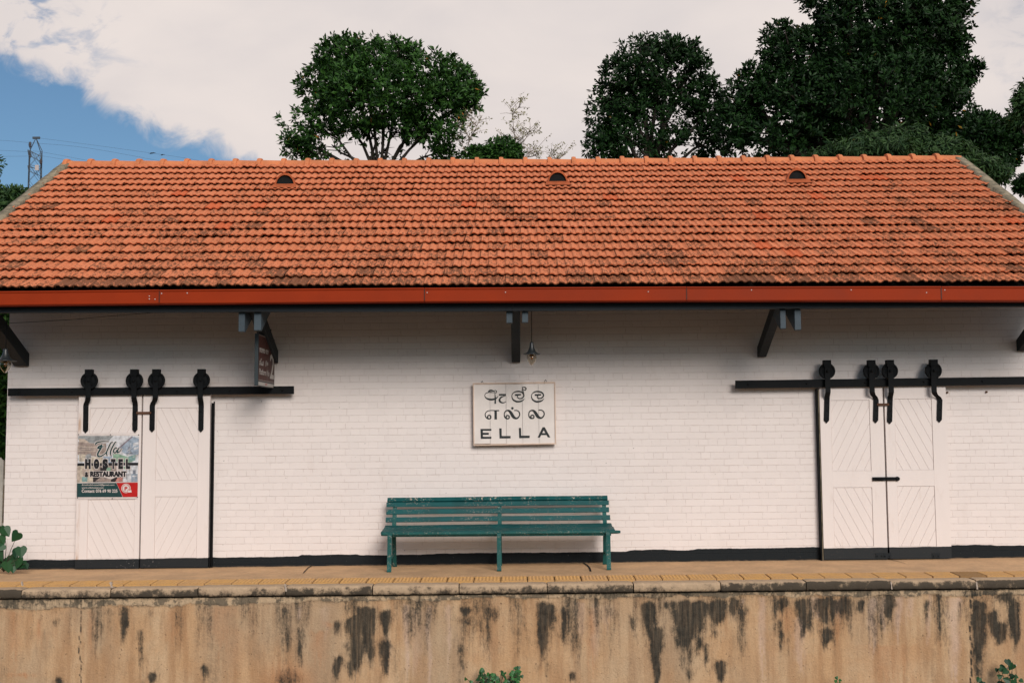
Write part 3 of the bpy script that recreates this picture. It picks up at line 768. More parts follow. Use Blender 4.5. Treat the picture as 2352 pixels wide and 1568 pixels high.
# --- sliding doors
def leaf(px0,px1,ptop_,pbot,panels,tag_,parts):
    """px0,px1: left/right at top; panels: list of (x0,x1,y0,y1,diag)"""
    a=P(px0,ptop_,YD); b=P(px1,ptop_,YD); zb=floorz((a.x+b.x)/2)+.012; zt=a.z
    x0,x1=a.x+.003,b.x-.003; T=.045
    mb=MB()
    mb.box((x0,YD+.014,zb),(x1,YD+T,zt))            # core
    # frame members stand proud, leaving the panels recessed
    P0=[(P(c0,d0,YD),P(c1,d1,YD)) for c0,c1,d0,d1,_ in panels]
    (u0,l0),(u1,l1)=P0
    sx0=(u0.x+u1.x)/2; sx1=(l0.x+l1.x)/2
    mb.box((x0,YD,zb),(sx0,YD+.0139,zt)); mb.box((sx1,YD,zb),(x1,YD+.0139,zt))
    mb.box((sx0+.0006,YD+.0006,u0.z),(sx1-.0006,YD+.0139,zt)); mb.box((sx0+.0006,YD+.0006,u1.z),(sx1-.0006,YD+.0139,l0.z)); mb.box((sx0+.0006,YD+.0006,zb),(sx1-.0006,YD+.0139,l1.z))
    # diagonal boards inside each panel
    for (u,l),(c0,c1,d0,d1,dg) in zip(P0,panels):
        X0,X1,Z0,Z1=sx0+.004,sx1-.004,l.z+.004,u.z-.004
        dirv=Vector((.46*dg,0,-.888)).normalized(); per=Vector((-dirv.z,0,dirv.x)); 
        if per.x<0: per=-per
        cs=[Vector((X,0,Z))for X in (X0,X1) for Z in (Z0,Z1)]
        lo=min(c.dot(per) for c in cs); hi=max(c.dot(per) for c in cs); bw=.098; s=lo+.02
        s=lo-.03
        while s<hi:
            poly=[Vector((X0,0,Z0)),Vector((X1,0,Z0)),Vector((X1,0,Z1)),Vector((X0,0,Z1))]
            for lim,sg in ((s+.0016,1),(s+bw-.0016,-1)):
                out=[]
                for i in range(len(poly)):
                    p,q=poly[i],poly[(i+1)%len(poly)]; dp=(p.dot(per)-lim)*sg; dq=(q.dot(per)-lim)*sg
                    if dp>=0: out.append(p)
                    if (dp>=0)!=(dq>=0): out.append(p+(q-p)*(dp/(dp-dq)))
                poly=out
                if len(poly)<3: break
            if len(poly)>=3:
                poly=[Vector((p.x,YD+.0075,p.z)) for p in poly]; mb.prism(poly,(0,.0063,0))
            s+=bw
    o=mb.build('sliding_door',MT['door'],B); o['label']=tag_
    for (wx,wy,rpx,rail_x,low_x,tipy,bendy) in parts:
        hy=YD-.052; c=P(wx,wy,hy-.02); r=rpx/183.
        w=MB(); w.lathe([(.0,-.022),(.022,-.022),(.024,-.014),(r*.55,-.014),(r*.60,-.008),(r*.80,-.008),(r*.84,-.016),(r,-.016),(r,.016),(0,.016)],c,28,0,'Y')
        w.build('roller_wheel',MT['iron'],o)
        hs=MB(); Yh=c.y-.032; hw=.0325; t_=.010
        tp=P(wx,wy-rpx-7.5,Yh); rb=P(rail_x,910,Yh); p1=P(rail_x,bendy-9,Yh); Yl=YD-.013; p2=P(low_x,bendy+9,Yl); tip=P(low_x-1,tipy,Yl)
        topc=c.z+r+.035
        hs.box((c.x-.046,Yh-t_,c.z+r*.55),(c.x+.046,Yh+.065,topc))                 # yoke over the wheel
        cx_=[(c.x,c.z+r*.6),(c.x+(p1.x-c.x)*.6,c.z-r*.3),(p1.x,(c.z+p1.z)/2-.02),(p1.x,p1.z),(p1.x+(p2.x-p1.x)*.25,p1.z+(p2.z-p1.z)*.35),(p1.x+(p2.x-p1.x)*.75,p1.z+(p2.z-p1.z)*.65),(p2.x,p2.z),(tip.x,tip.z+.032)]
        ys_=[Yh,Yh,Yh,Yh,Yh+(Yl-Yh)*.35,Yh+(Yl-Yh)*.8,Yl,Yl]; left=[(x_-hw,y_,z_) for (x_,z_),y_ in zip(cx_,ys_)]; right=[(x_+hw,y_,z_) for (x_,z_),y_ in zip(cx_,ys_)]
        for i in range(len(cx_)-1):
            yv=[Yh]*2
            hs.hexa([left[i],right[i],right[i+1],left[i+1]],(0,t_,0))
        hs.prism([left[-1],(tip.x,Yl,tip.z-.004),right[-1]],(0,t_,0))
        for zz in (tip.z+.06,tip.z+.16,tip.z+.26):
            hs.lathe([(0,-.008),(.009,-.006),(.011,0)],(p2.x,Yl,zz),10,0,'Y')
        hs.lathe([(0,-.016),(.016,-.014),(.02,0)],(c.x,Yh-t_+.004,c.z),12,0,'Y')
        hs.build('hanger_strap',MT['iron'],o)
    return o
dA=leaf(181,326.5,898,1300,[(206,311,937,995,-1),(203,309,1146,1282,1)],'left sliding door leaf half covered by the hostel poster',
  [(205.2,874.2,19.7,201.7,197,993.7,922),(308.8,874,19.7,307.2,310.4,992,922)])
dB=leaf(329,484,898,1300,[(359,453,936.5,1102,1),(357,452,1140,1281,-1)],'left pair, right sliding door leaf with two diagonal boarded panels',
  [(359.5,873.5,19.4,356.5,349.7,992,922),(463,873,19.2,459.5,462,992,922)])
dC=leaf(1881,2027,880,1283,[(1909,2001,919,1080.6,-1),(1912,2008,1119,1254,1)],'right pair, left sliding door leaf with rusty link',
  [(1899.3,852,18.6,1902,1899.8,971,909),(2001,852,18.6,2003.5,2012.6,971,909)])
dD=leaf(2030,2172,880,1283,[(2054.6,2143,915.6,1078.6,1),(2060,2154,1116,1254,-1)],'right pair, right sliding door leaf with iron latch',
  [(2043.5,851.6,18.6,2047.5,2044.8,973,909),(2143.8,850.8,18.9,2146,2158.9,969.5,909)])
# feet plates on the right doors
FPM=paint('black_band_paint',(.014,.017,.019),.7,.2,20,None,.6,.2)
for o_,xx_ in ((dC,2020),(dD,2038),(dD,2150),):
    p=P(xx_,1275,YD-.004); mb=MB(); mb.box((p.x-.05,YD-.006,p.z-.03),(p.x+.05,YD-.0008,p.z+.03))
    for s_ in (-.028,.028): mb.lathe([(0,-.01),(.008,-.008),(.010,0)],(p.x+s_,YD-.006,p.z-.006),8,0,'Y')
    mb.build('foot_plate',FPM,o_)
# black strips painting shade into the gaps, jambs, links and latch
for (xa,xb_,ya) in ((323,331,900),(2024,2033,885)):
    p=P(xa,ya,-.03); q=P(xb_,1300,-.03); mb=MB(); mb.box((p.x,-.035,floorz(p.x)+.0),(q.x,-.028,p.z)); mb.build('door_gap_shade_strip',MT['dark'],B)
p=P(487.3,925,YD); mb=MB(); mb.box((p.x-.006,-.09,floorz(p.x)),(p.x+.000,-.0,p.z)); mb.box((p.x+.008,-.05,floorz(p.x)),(p.x+.014,-.0,p.z+.02)); mb.build('jamb_and_gap_shade',MT['iron'],B)  # dark strips stand in for the gap shadow beside the leaves
p=P(1878,893,YD); mb=MB(); mb.box((p.x-.012,-.09,floorz(p.x)),(p.x-.004,0,p.z)); mb.build('jamb_and_gap_shade',MT['iron'],B)
p=P(1882,893,YD); mb=MB(); mb.box((p.x-.014,-.075,floorz(p.x)),(p.x-.006,0,p.z-.01)); mb.build('jamb_and_gap_shade',MT['cement'],B)
for (o_,a_,b_,y_) in ((dA,313,347,947.7),(dC,2015,2042,928.5)):
    Yh=YD-.0135; p,q=P(a_,y_,Yh-.008),P(b_,y_,Yh-.008); mb=MB(); mb.box((p.x,Yh-.012,p.z-.014),(q.x,Yh-.0005,p.z+.014)); mb.build('rusty_link',MT['rust'],o_)
p,q=P(2004.5,1099.5,YD-.02),P(2066,1099.5,YD-.02); mb=MB(); mb.box((p.x,YD-.02,p.z-.023),((p.x+q.x)/2-.004,YD-.001,p.z+.023)); mb.box(((p.x+q.x)/2+.002,YD-.024,p.z-.021),(q.x-.02,YD-.001,p.z+.023))
mb.lathe([(0,-.03),(.026,-.028),(.028,0)],(q.x-.022,YD-.001,p.z+.001),14,0,'Y'); mb.tube([(p.x+.03,YD-.02,p.z-.0),(p.x+.06,YD-.045,p.z),(p.x+.10,YD-.045,p.z),(p.x+.13,YD-.02,p.z)],.006,8); mb.build('latch',MT['iron'],dD,bevel=.003)
# rails
RYf=-.125
for (x0_,x1_,t0,t1,b0,b1,lb) in ((18,675,891.6,886.3,909.2,904.3,0),(1689,2420,873.5,863.6,892,882.2,1)):
    A,Bp,C,D_=P(x0_,t0,RYf),P(x1_,t1,RYf),P(x1_,b1,RYf),P(x0_,b0,RYf); A.y=Bp.y=C.y=D_.y=RYf
    mb=MB(); mb.hexa([A,Bp,C,D_],(0,.014,0))
    n=6
    for k in range(n):
        t=.04+.92*k/(n-1); c=A.lerp(Bp,t); c.z-=.05; mb.box((c.x-.02,RYf+.0142,c.z-.02),(c.x+.02,-.002,c.z+.02)); mb.lathe([(0,-.012),(.012,-.010),(.015,0)],(c.x,RYf,c.z),8,0,'Y')
    mb.build('door_rail',MT['iron'],B)
# bolts in the wall
for (dx,dy) in ((2175,901),(2265,900)):
    c=P(dx,dy,0); MB().lathe([(0,-.025),(.012,-.025),(.014,0)],c,8,0,'Y').build('wall_bolt',MT['rust'],B)

# ================================================================= STREET FURNITURE
def cat_rom(pts,n=8):
    out=[]; P_=[np.array(p,float) for p in pts]
    if len(P_)<3:
        return [tuple(P_[0]+(P_[1]-P_[0])*k/n) for k in range(n+1)]
    Q=[2*P_[0]-P_[1]]+P_+[2*P_[-1]-P_[-2]]
    for i in range(1,len(Q)-2):
        p0,p1,p2,p3=Q[i-1:i+3]
        for k in range(n):
            t=k/n; out.append(tuple(.5*((2*p1)+(p2-p0)*t+(2*p0-5*p1+4*p2-p3)*t*t+(3*p1-p0-3*p2+p3)*t**3)))
    out.append(tuple(P_[-1])); return out
def ribbon(mb,pts,f,yo,mi=0,n=6):
    """pts (x,y,w) in sign pixels; f maps pixel->point; yo lifts the stroke off the board"""
    q=cat_rom(pts,n); L=[];Rr=[]
    for i,(x_,y_,w_) in enumerate(q):
        a=q[max(i-1,0)]; b=q[min(i+1,len(q)-1)]; dx,dy=b[0]-a[0],b[1]-a[1]; l=math.hypot(dx,dy) or 1
        nx,ny=-dy/l,dx/l; L.append(f(x_+nx*w_/2,y_+ny*w_/2)); Rr.append(f(x_-nx*w_/2,y_-ny*w_/2))
    vs=[p+yo for p in L]+[p+yo for p in Rr]; m_=len(q)
    fs=[(i,i+1,m_+i+1,m_+i) for i in range(m_-1)]; mb.add(vs,fs,mi)
def flat(mb,pts,f,yo,mi=0): mb.add([f(*p)+yo for p in pts],[tuple(range(len(pts)))],mi)
def face_cam(mb):
    for i,f in enumerate(mb.f):
        a,b,c=mb.v[f[0]],mb.v[f[1]],mb.v[f[2]]
        if (b-a).cross(c-a).y>0: mb.f[i]=tuple(reversed(f))
BLK=paint('sign_black_paint',(.022,.027,.027),.6,.15)
# ---- station name board
Ys=-.075
fS=lambda a,b: P(1065.75+a*.11719,857.5+b*.11719,Ys)
sg=thing('station_name_sign','white boarded name sign with black Sinhala, Tamil and English lettering hung above the bench','sign',(fS(985,1400).x,Ys,fS(985,1400).z))
white=paint('sign_white_paint',(.76,.69,.64),.65,.06,4,(.45,.33,.25),.70)
mb=MB(); cuts=[(186,200),(507,515),(820,833),(1135,1155),(1452,1475),(1772,1788)]
for (a0,a1),(b0,b1) in zip(cuts,cuts[1:]):
    q=[fS(a0+3,205),fS(b0-3,200),fS(b1-3,1370),fS(a1+3,1378)]; mb.hexa(q,(0,.02,0))
face=mb.build('face_boards',white,sg)
frm=paint('sign_frame_paint',(.62,.46,.36),.7,.12,8,(.2,.13,.09),.66)
mb=MB(); yo=Vector((0,-.012,0))
c=[(170,188),(1788,162),(1804,1385),(185,1414)]; ci=[(190,212),(1768,190),(1786,1360),(204,1388)]
for i in range(4):
    j=(i+1)%4; q=[fS(*c[i])+yo,fS(*c[j])+yo,fS(*ci[j])+yo,fS(*ci[i])+yo]; mb.hexa(q,(0,.040,0)) if i<2 else mb.hexa(q,(0,.040,0))
mb.build('frame',frm,sg)
for (a,b) in ((355,175),(1600,150)):
    mb=MB(); p=fS(a,b); mb.tube([p+Vector((-.012,.01,-.04)),p+Vector((-.012,-.004,.0)),p+Vector((0,0,.018)),p+Vector((.012,.004,0)),p+Vector((.01,.02,-.02))],.003,6); mb.tube([p+Vector((0,.0,.015)),p+Vector((0,.07,.02))],.004,6); mb.build('hook',MT['iron'],sg)
SIN=[[(672,440,6),(640,478,22),(585,504,36),(510,508,38),(445,487,28),(410,448,15),(412,408,12),(440,382,15),(490,370,16),(550,372,13),(598,374,10)],
 [(478,362,14),(492,342,30),(530,330,30),(575,338,18),(602,356,10)],[(500,372,10),(545,352,8),(590,352,10)],[(602,328,8),(630,338,15),(641,360,15),(625,380,13),(600,384,8)],
 [(605,312,6),(606,390,11),(610,440,20),(614,480,30)],[(614,478,31),(613,590,31)],
 [(685,416,32),(820,414,32)],[(818,440,4),(775,446,18),(725,468,28),(698,508,34),(705,546,36),(745,570,26),(790,568,17),(820,550,10)],
 [(1187,486,6),(1155,524,22),(1092,548,32),(1020,545,32),(962,508,24),(939,452,15),(950,398,15),(1000,360,22),(1070,350,28),(1130,364,24),(1168,402,24),(1170,448,24),(1135,484,24),(1085,490,22),(1050,466,18),(1048,436,20)],
 [(1000,420,34),(1117,412,28)],[(1172,440,16),(1164,370,18),(1152,320,14),(1148,268,14)],[(1145,268,12),(1190,270,20),(1218,292,22),(1204,322,20),(1176,326,10),(1170,304,8)],[(1138,340,10),(1135,318,10)],
 [(1570,486,6),(1535,524,22),(1478,546,32),(1408,547,32),(1346,508,24),(1323,452,15),(1336,398,15),(1388,360,22),(1452,352,28),(1518,368,26),(1555,408,26),(1550,452,26),(1508,484,24),(1458,484,22),(1436,460,18),(1444,434,20)],
 [(1388,420,32),(1512,414,28)]]
def ringp(cx,cy,r,w): return [(cx+r*math.cos(a),cy+r*math.sin(a),w) for a in [2*PI*k/10 for k in range(11)]]
TAM=[ringp(495,852,34,26),[(520,882,16),(478,888,22),(438,864,22),(416,820,20),(424,772,18),(460,738,16),(515,724,16),(600,724,18)],[(590,727,22),(690,726,22)],[(620,736,48),(621,899,50)],
 ringp(857,853,32,26),[(880,880,12),(838,886,22),(800,852,24),(790,800,20),(803,752,22),(842,724,26),(890,734,42),(928,782,58),(968,846,58),(1020,878,36),(1065,858,28),(1091,808,24),(1080,754,22),(1038,724,20),(984,722,18)],
 ringp(1341,846,32,26),[(1364,874,12),(1318,880,22),(1280,848,24),(1270,798,20),(1282,750,22),(1322,722,26),(1368,732,42),(1406,778,58),(1446,840,58),(1500,870,36),(1545,850,28),(1572,800,24),(1560,748,22),(1518,717,20),(1458,716,18)]]
k=0
mb=MB()
for s_ in SIN: ribbon(mb,s_,fS,Vector((0,-.0012-.00035*k,0))); k+=1
face_cam(mb); mb.build('lettering',BLK,sg)['label']='Sinhala line of the name'
mb=MB(); k=0
for s_ in TAM: ribbon(mb,s_,fS,Vector((0,-.0012-.00035*k,0))); k+=1
flat(mb,[(948+25*math.cos(a),680+25*math.sin(a)) for a in [2*PI*i/16 for i in range(16)]],fS,Vector((0,-.002,0)))
face_cam(mb); mb.build('lettering',BLK,sg)['label']='Tamil line of the name'
mb=MB()
for pl in ([(322,1083),(537,1083),(537,1120),(370,1120)],[(322,1083),(370,1120),(372,1236),(328,1278)],[(370,1158),(487,1158),(487,1200),(371,1200)],[(372,1236),(537,1236),(537,1275),(328,1278)],
  [(690,1073),(738,1073),(740,1222),(697,1270)],[(740,1222),(915,1222),(913,1268),(697,1270)],[(1075,1065),(1118,1065),(1122,1215),(1082,1264)],[(1122,1215),(1288,1215),(1286,1260),(1082,1264)],
  [(1443,1252),(1540,1050),(1562,1050),(1562,1112),(1488,1252)],[(1562,1050),(1583,1050),(1692,1250),(1643,1250),(1562,1112)],[(1528,1166),(1596,1166),(1618,1205),(1508,1205)]):
    k+=1; flat(mb,pl,fS,Vector((0,-.0012-.00035*(k%9),0)))
face_cam(mb); mb.build('lettering',BLK,sg)['label']='English line of the name in wide capitals'

# ---- text helper
def textmesh(mb,body,f,x0,y0,height,width=None,yo=Vector((0,0,0)),mi=0,bold=.0,shear=0,space=1.0,font=None):
    cu=bpy.data.curves.new('t','FONT'); cu.body=body; cu.size=1; cu.offset=bold; cu.shear=shear; cu.space_character=space; cu.fill_mode='FRONT'
    ob=bpy.data.objects.new('t',cu); COL.objects.link(ob); dg=bpy.context.evaluated_depsgraph_get(); dg.update()
    me=bpy.data.meshes.new_from_object(ob.evaluated_get(dg)); 
    vs=[v.co.copy() for v in me.vertices]; fs=[tuple(p.vertices) for p in me.polygons]
    bpy.data.objects.remove(ob); bpy.data.curves.remove(cu); bpy.data.meshes.remove(me)
    if not vs: return
    xa=min(v.x for v in vs); xb=max(v.x for v in vs); ya=min(v.y for v in vs); yb=max(v.y for v in vs)
    kx=(width/(xb-xa)) if width else height/(yb-ya); ky=height/(yb-ya)
    mb.add([f(x0+(v.x-xa)*kx,y0-(v.y-ya)*ky)+yo for v in vs],fs,mi)
# ---- hostel poster (pixels of the poster crop)
Yp=YD-.006
fP=lambda a,b: P(171.5+a*.11326,980+b*.11326,Yp)
ps=thing('hostel_poster','square hostel poster with photo collage and green and red footer pinned to the left door','poster',(fP(660,1470).x,Yp,fP(660,1470).z))
cols={'w':(.66,.58,.54),'sky':(.58,.58,.60),'grey':(.16,.17,.17),'brown':(.24,.14,.09),'tan':(.40,.28,.19),'blue':(.20,.28,.38),'dblue':(.07,.10,.16),'green':(.10,.27,.13),'teal':(.05,.22,.20),'foot':(.014,.050,.050),'red':(.48,.012,.010),'black':(.012,.012,.014),'purple':(.12,.06,.09),'cream':(.50,.40,.27),'orange':(.42,.07,.02),'dark':(.03,.025,.025)}
names=list(cols); cols={n:(tuple(v*.70+.16 for v in c) if n not in('w','foot','red','black','dark') else c) for n,c in cols.items()}; pm=[paint('poster_'+n,cols[n],.55,.08 if n in('w','foot','red') else .3,25,None,.6,.3,.02) for n in names]; I={n:i for i,n in enumerate(names)}
mb=MB()
mb.hexa([fP(68,140),fP(1310,150),fP(1275,1460),fP(45,1470)],(0,.003,0),I['w'])
lay=[('sky',[(72,180),(1308,180),(1290,725),(60,735)]),('grey',[(72,182),(790,180),(700,270),(560,330),(430,380),(75,250)]),('tan',[(80,240),(200,245),(340,350),(240,400),(90,300)]),
 ('brown',[(75,300),(430,340),(640,330),(640,560),(440,600),(60,560)]),('tan',[(60,390),(430,400),(430,500),(60,500)]),('cream',[(90,545),(225,560),(220,700),(90,700)]),('grey',[(240,560),(330,540),(340,720),(240,720)]),('cream',[(340,600),(570,620),(570,730),(340,730)]),
 ('blue',[(900,420),(1170,190),(1305,240),(1300,560),(1060,560),(980,520)]),('purple',[(895,415),(1160,185),(1185,200),(920,430)]),('dblue',[(1075,400),(1130,400),(1130,500),(1075,500)]),('sky',[(1190,330),(1300,300),(1300,360),(1190,400)]),('dblue',[(1040,520),(1180,520),(1180,545),(1040,545)]),('sky',[(1200,420),(1290,400),(1290,440),(1200,470)]),
 ('green',[(780,545),(900,550),(1060,600),(1200,690),(1100,725),(780,700)]),('teal',[(1090,600),(1240,560),(1230,680),(1110,690)]),('blue',[(590,600),(760,600),(760,725),(590,725)]),
 ('cream',[(55,790),(380,790),(372,1118),(50,1125)]),('tan',[(150,840),(300,840),(300,1000),(150,1000)]),('teal',[(150,1010),(260,1010),(260,1110),(150,1110)]),('tan',[(60,800),(110,800),(105,1110),(55,1110)]),
 ('brown',[(380,785),(850,785),(850,900),(380,900)]),('dark',[(520,820),(640,820),(640,890),(520,890)]),('green',[(640,820),(740,820),(730,890),(650,890)]),
 ('dark',[(375,1010),(980,1010),(975,1110),(372,1118)]),('w',[(520,1000),(880,1000),(740,1060)]),('brown',[(530,1015),(740,1062),(735,1110),(420,1100)]),('orange',[(870,1030),(978,1020),(975,1110),(820,1110)]),
 ('sky',[(980,780),(1285,780),(1280,1110),(980,1112)]),('blue',[(1150,950),(1275,950),(1275,1110),(1150,1110)]),('dblue',[(1180,880),(1240,870),(1240,950),(1185,950)]),('sky',[(1165,985),(1260,985),(1250,1010),(1175,1010)]),('green',[(990,800),(1060,800),(1040,870),(990,840)]),('dark',[(1045,1040),(1075,1050),(1060,1060)]),
 ('black',[(58,735),(1290,722),(1288,776),(55,790)]),('foot',[(50,1142),(845,1132),(975,1418),(47,1420)]),('red',[(850,1130),(1282,1125),(1277,1415),(982,1418)])]
for k,(c_,pl) in enumerate(lay): flat(mb,pl,fP,Vector((0,-.0006-.00012*k,0)),I[c_])
y1=-.0052
# thin struts of the photographs
for k,(a,b,c_,w_) in enumerate((((70,420),(430,440),'purple',7),((70,460),(430,475),'purple',7),((130,400),(125,700),'purple',6),((330,410),(330,500),'purple',6),((1140,330),(1110,520),'sky',7),((1060,500),(1290,330),'sky',7),((1060,580),(1150,500),'cream',7),((1120,430),(1080,480),'sky',6),((1100,790),(1130,960),'dark',6),((1050,860),(1060,1050),'dark',6),((980,965),(1280,965),'dark',5),((1210,1010),(1205,1100),'sky',12),((190,900),(190,1000),'dark',6),((350,800),(345,1110),'cream',14),((1180,620),(1290,560),'cream',7))):
    ribbon(mb,[(*a,w_),(*b,w_)],fP,Vector((0,-.0050-.0001*k,0)),I[c_],2)
O=lambda k: Vector((0,-.0070-.0004*k,0))
ELLA=[[(432,365,10),(435,335,26),(480,308,22),(570,293,16),(700,295,8)],[(555,350,8),(545,375,26),(500,395,26),(470,430,20),(520,425,24),(560,400,20),(612,398,8)],[(545,420,28),(505,480,30),(475,540,30),(478,590,28),(530,595,24),(600,555,16),(660,500,10)],
 [(780,300,6),(735,330,20),(690,420,22),(655,500,22),(650,550,20),(668,585,8)],[(850,300,6),(820,320,20),(770,410,22),(735,490,22),(730,545,20),(745,590,8)],[(870,440,8),(840,420,18),(800,460,20),(795,510,22),(830,520,18),(870,460,16)],[(905,420,16),(870,490,20),(875,520,18),(920,495,12),(960,435,6)]]
for i,s_ in enumerate(ELLA): ribbon(mb,[(x_,y_,w_+30) for x_,y_,w_ in s_],fP,O(0)+Vector((0,-.00003*i,0)),I['w'])
for i,s_ in enumerate(ELLA): ribbon(mb,[(x_,y_,w_+6) for x_,y_,w_ in s_],fP,O(1)+Vector((0,-.00003*i,0)),I['foot'])
cxs=[(215,330),(390,505),(568,680),(740,835),(890,985),(1042,1130)]
for ch,(a,b) in zip('HOSTEL',cxs):
    textmesh(mb,ch,fP,a-12,864,232,b-a+24,O(2),I['w'],.10); textmesh(mb,ch,fP,a,852,205,b-a,O(3),I['black'],.085)
textmesh(mb,'&',fP,200,1022,124,94,O(2),I['w'],.03); [textmesh(mb,'&',fP,208+q_,1014,104,70,O(3)+Vector((0,-.00003*q_,0)),I['black'],.02) for q_ in (0,4,8)]

for k_,dx_ in enumerate((-13,-5,5,13)): textmesh(mb,'RESTAURANT',fP,318+dx_,1020,132,742,O(2)+Vector((0,-.00003*k_,0)),I['w'],.05)
for k_,dx_ in enumerate((-5,0,5)): textmesh(mb,'RESTAURANT',fP,322+dx_,1010,114,732,O(3)+Vector((0,-.00003*k_,0)),I['black'],.045)
textmesh(mb,'Email:ellahostel4@gmail.com',fP,150,1196,40,662,O(3),I['w'],.008,.25)
textmesh(mb,'www.ellahostel.com',fP,150,1246,34,440,O(3),I['w'],.008,.25)
textmesh(mb,'Contact: 076 69 90 225',fP,148,1330,68,724,O(3),I['w'],.022)
circ=lambda cx,cy,r,n=24:[(cx+r*math.cos(2*PI*i/n),cy+r*math.sin(2*PI*i/n)) for i in range(n)]
flat(mb,circ(1045,1243,95),fP,O(1),I['w']); flat(mb,circ(1045,1243,82),fP,O(2),I['red']); flat(mb,circ(1045,1243,72),fP,O(3),I['w'])
textmesh(mb,'P',fP,1015,1285,75,60,O(4),I['red'],.05)
flat(mb,[(1075,1290),(1085,1258),(1150,1258),(1162,1290),(1165,1330),(1078,1335)],fP,O(4.5),I['red']); flat(mb,[(1080,1292),(1092,1264),(1145,1264),(1156,1292),(1160,1325),(1083,1328)],fP,O(5),I['w']); flat(mb,[(1095,1282),(1100,1270),(1138,1270),(1143,1282)],fP,O(5.5),I['red'])
face_cam(mb); mb.build('printed_sheet',pm,ps)
for q in ((80,155),(725,158),(1298,160),(60,1435),(762,1452),(1270,1425)):
    c=fP(*q); MB().lathe([(0,-.006),(.006,-.005),(.007,0)],c,8,0,'Y').build('pin',MT['iron'],ps)

# ---- hanging platform sign, board at right angles to the wall
Xs=P(592,830,-1.0).x
Ysf,Ysr=-.98,-.08
def onX(dx,dy,X): v=ray(dx,dy); t=(X-CAM.x)/v.x; return CAM+v*t
q0=onX(592.5,885,Xs); q1=onX(630,891,Xs); t0=onX(592.5,765,Xs)
Ysf,Ysr=q0.y,q1.y
zb0,zb1=q0.z,q0.z; zt0=t0.z
hs=thing('platform_number_sign','brown hanging board with white platform number 2, edge on beside the roof strut','sign',(Xs,(Ysf+Ysr)/2,zb0))
mb=MB(); mb.box((Xs-.045,Ysf,zb0),(Xs,Ysr,zt0)); mb.build('board',paint('sign_board_edge',(.030,.040,.044),.6,.1),hs,bevel=.003)
brown=paint('sign_brown',(.055,.012,.008),.5,.12,6); wht=paint('sign_letter_white',(.48,.45,.42),.6,.1); redm=paint('sign_red',(.4,.02,.01),.6,.1)
H=zt0-zb0; Ww=Ysr-Ysf
fH=lambda u,v: Vector((Xs,Ysf+u*Ww,zb0+v*H))
mb=MB(); ox=lambda k: Vector((.001+k*.0008,0,0))
def quad(u0,u1,v0,v1,k,mi): mb.add([fH(u0,v0)+ox(k),fH(u1,v0)+ox(k),fH(u1,v1)+ox(k),fH(u0,v1)+ox(k)],[(0,1,2,3)],mi)
quad(.015,.985,.095,.985,0,0); quad(.02,.98,.010,.078,0,1); quad(.02,.98,.108,.114,1,1); quad(.02,.98,.972,.978,1,1)
fT=lambda a,b: fH(a,1-b)
textmesh(mb,'2',fT,.70,.82,.50,.26,ox(2),1,.015)
textmesh(mb,'Platform No',fT,.06,.78,.115,.60,ox(2),1,.012)
textmesh(mb,'இல',fT,.42,.60,.12,.16,ox(2),1,.02); textmesh(mb,'மேடை',fT,.06,.60,.13,.26,ox(2),1,.02)
for i,cx in enumerate((.09,.17,.25,.33,.46,.54)):
    ribbon(mb,[(cx+.035*math.cos(a)*(1 if i%2 else .8),.30+.045*math.sin(a),.014) for a in [2*PI*k/9-1 for k in range(8)]],fT,ox(2+.1*i),1,3)
    ribbon(mb,[(cx-.02,.30,.012),(cx+.005,.27,.012),(cx+.02,.31,.012)],fT,ox(2.05+.1*i),1,3)
textmesh(mb,'IST',fT,.42,.975,.04,.12,ox(2),2,.02)
for i,f in enumerate(mb.f):
    a,b,c=mb.v[f[0]],mb.v[f[1]],mb.v[f[2]]
    if (b-a).cross(c-a).x<0: mb.f[i]=tuple(reversed(f))
mb.build('painted_face',[brown,wht,redm],hs)
for u in (.15,.85): p=fH(u,1); MB().bar(p+Vector((-.02,0,0)),p+Vector((-.02,0,.25 if u<.5 else .12)),.02,.006).build('hanger',MT['iron'],hs)

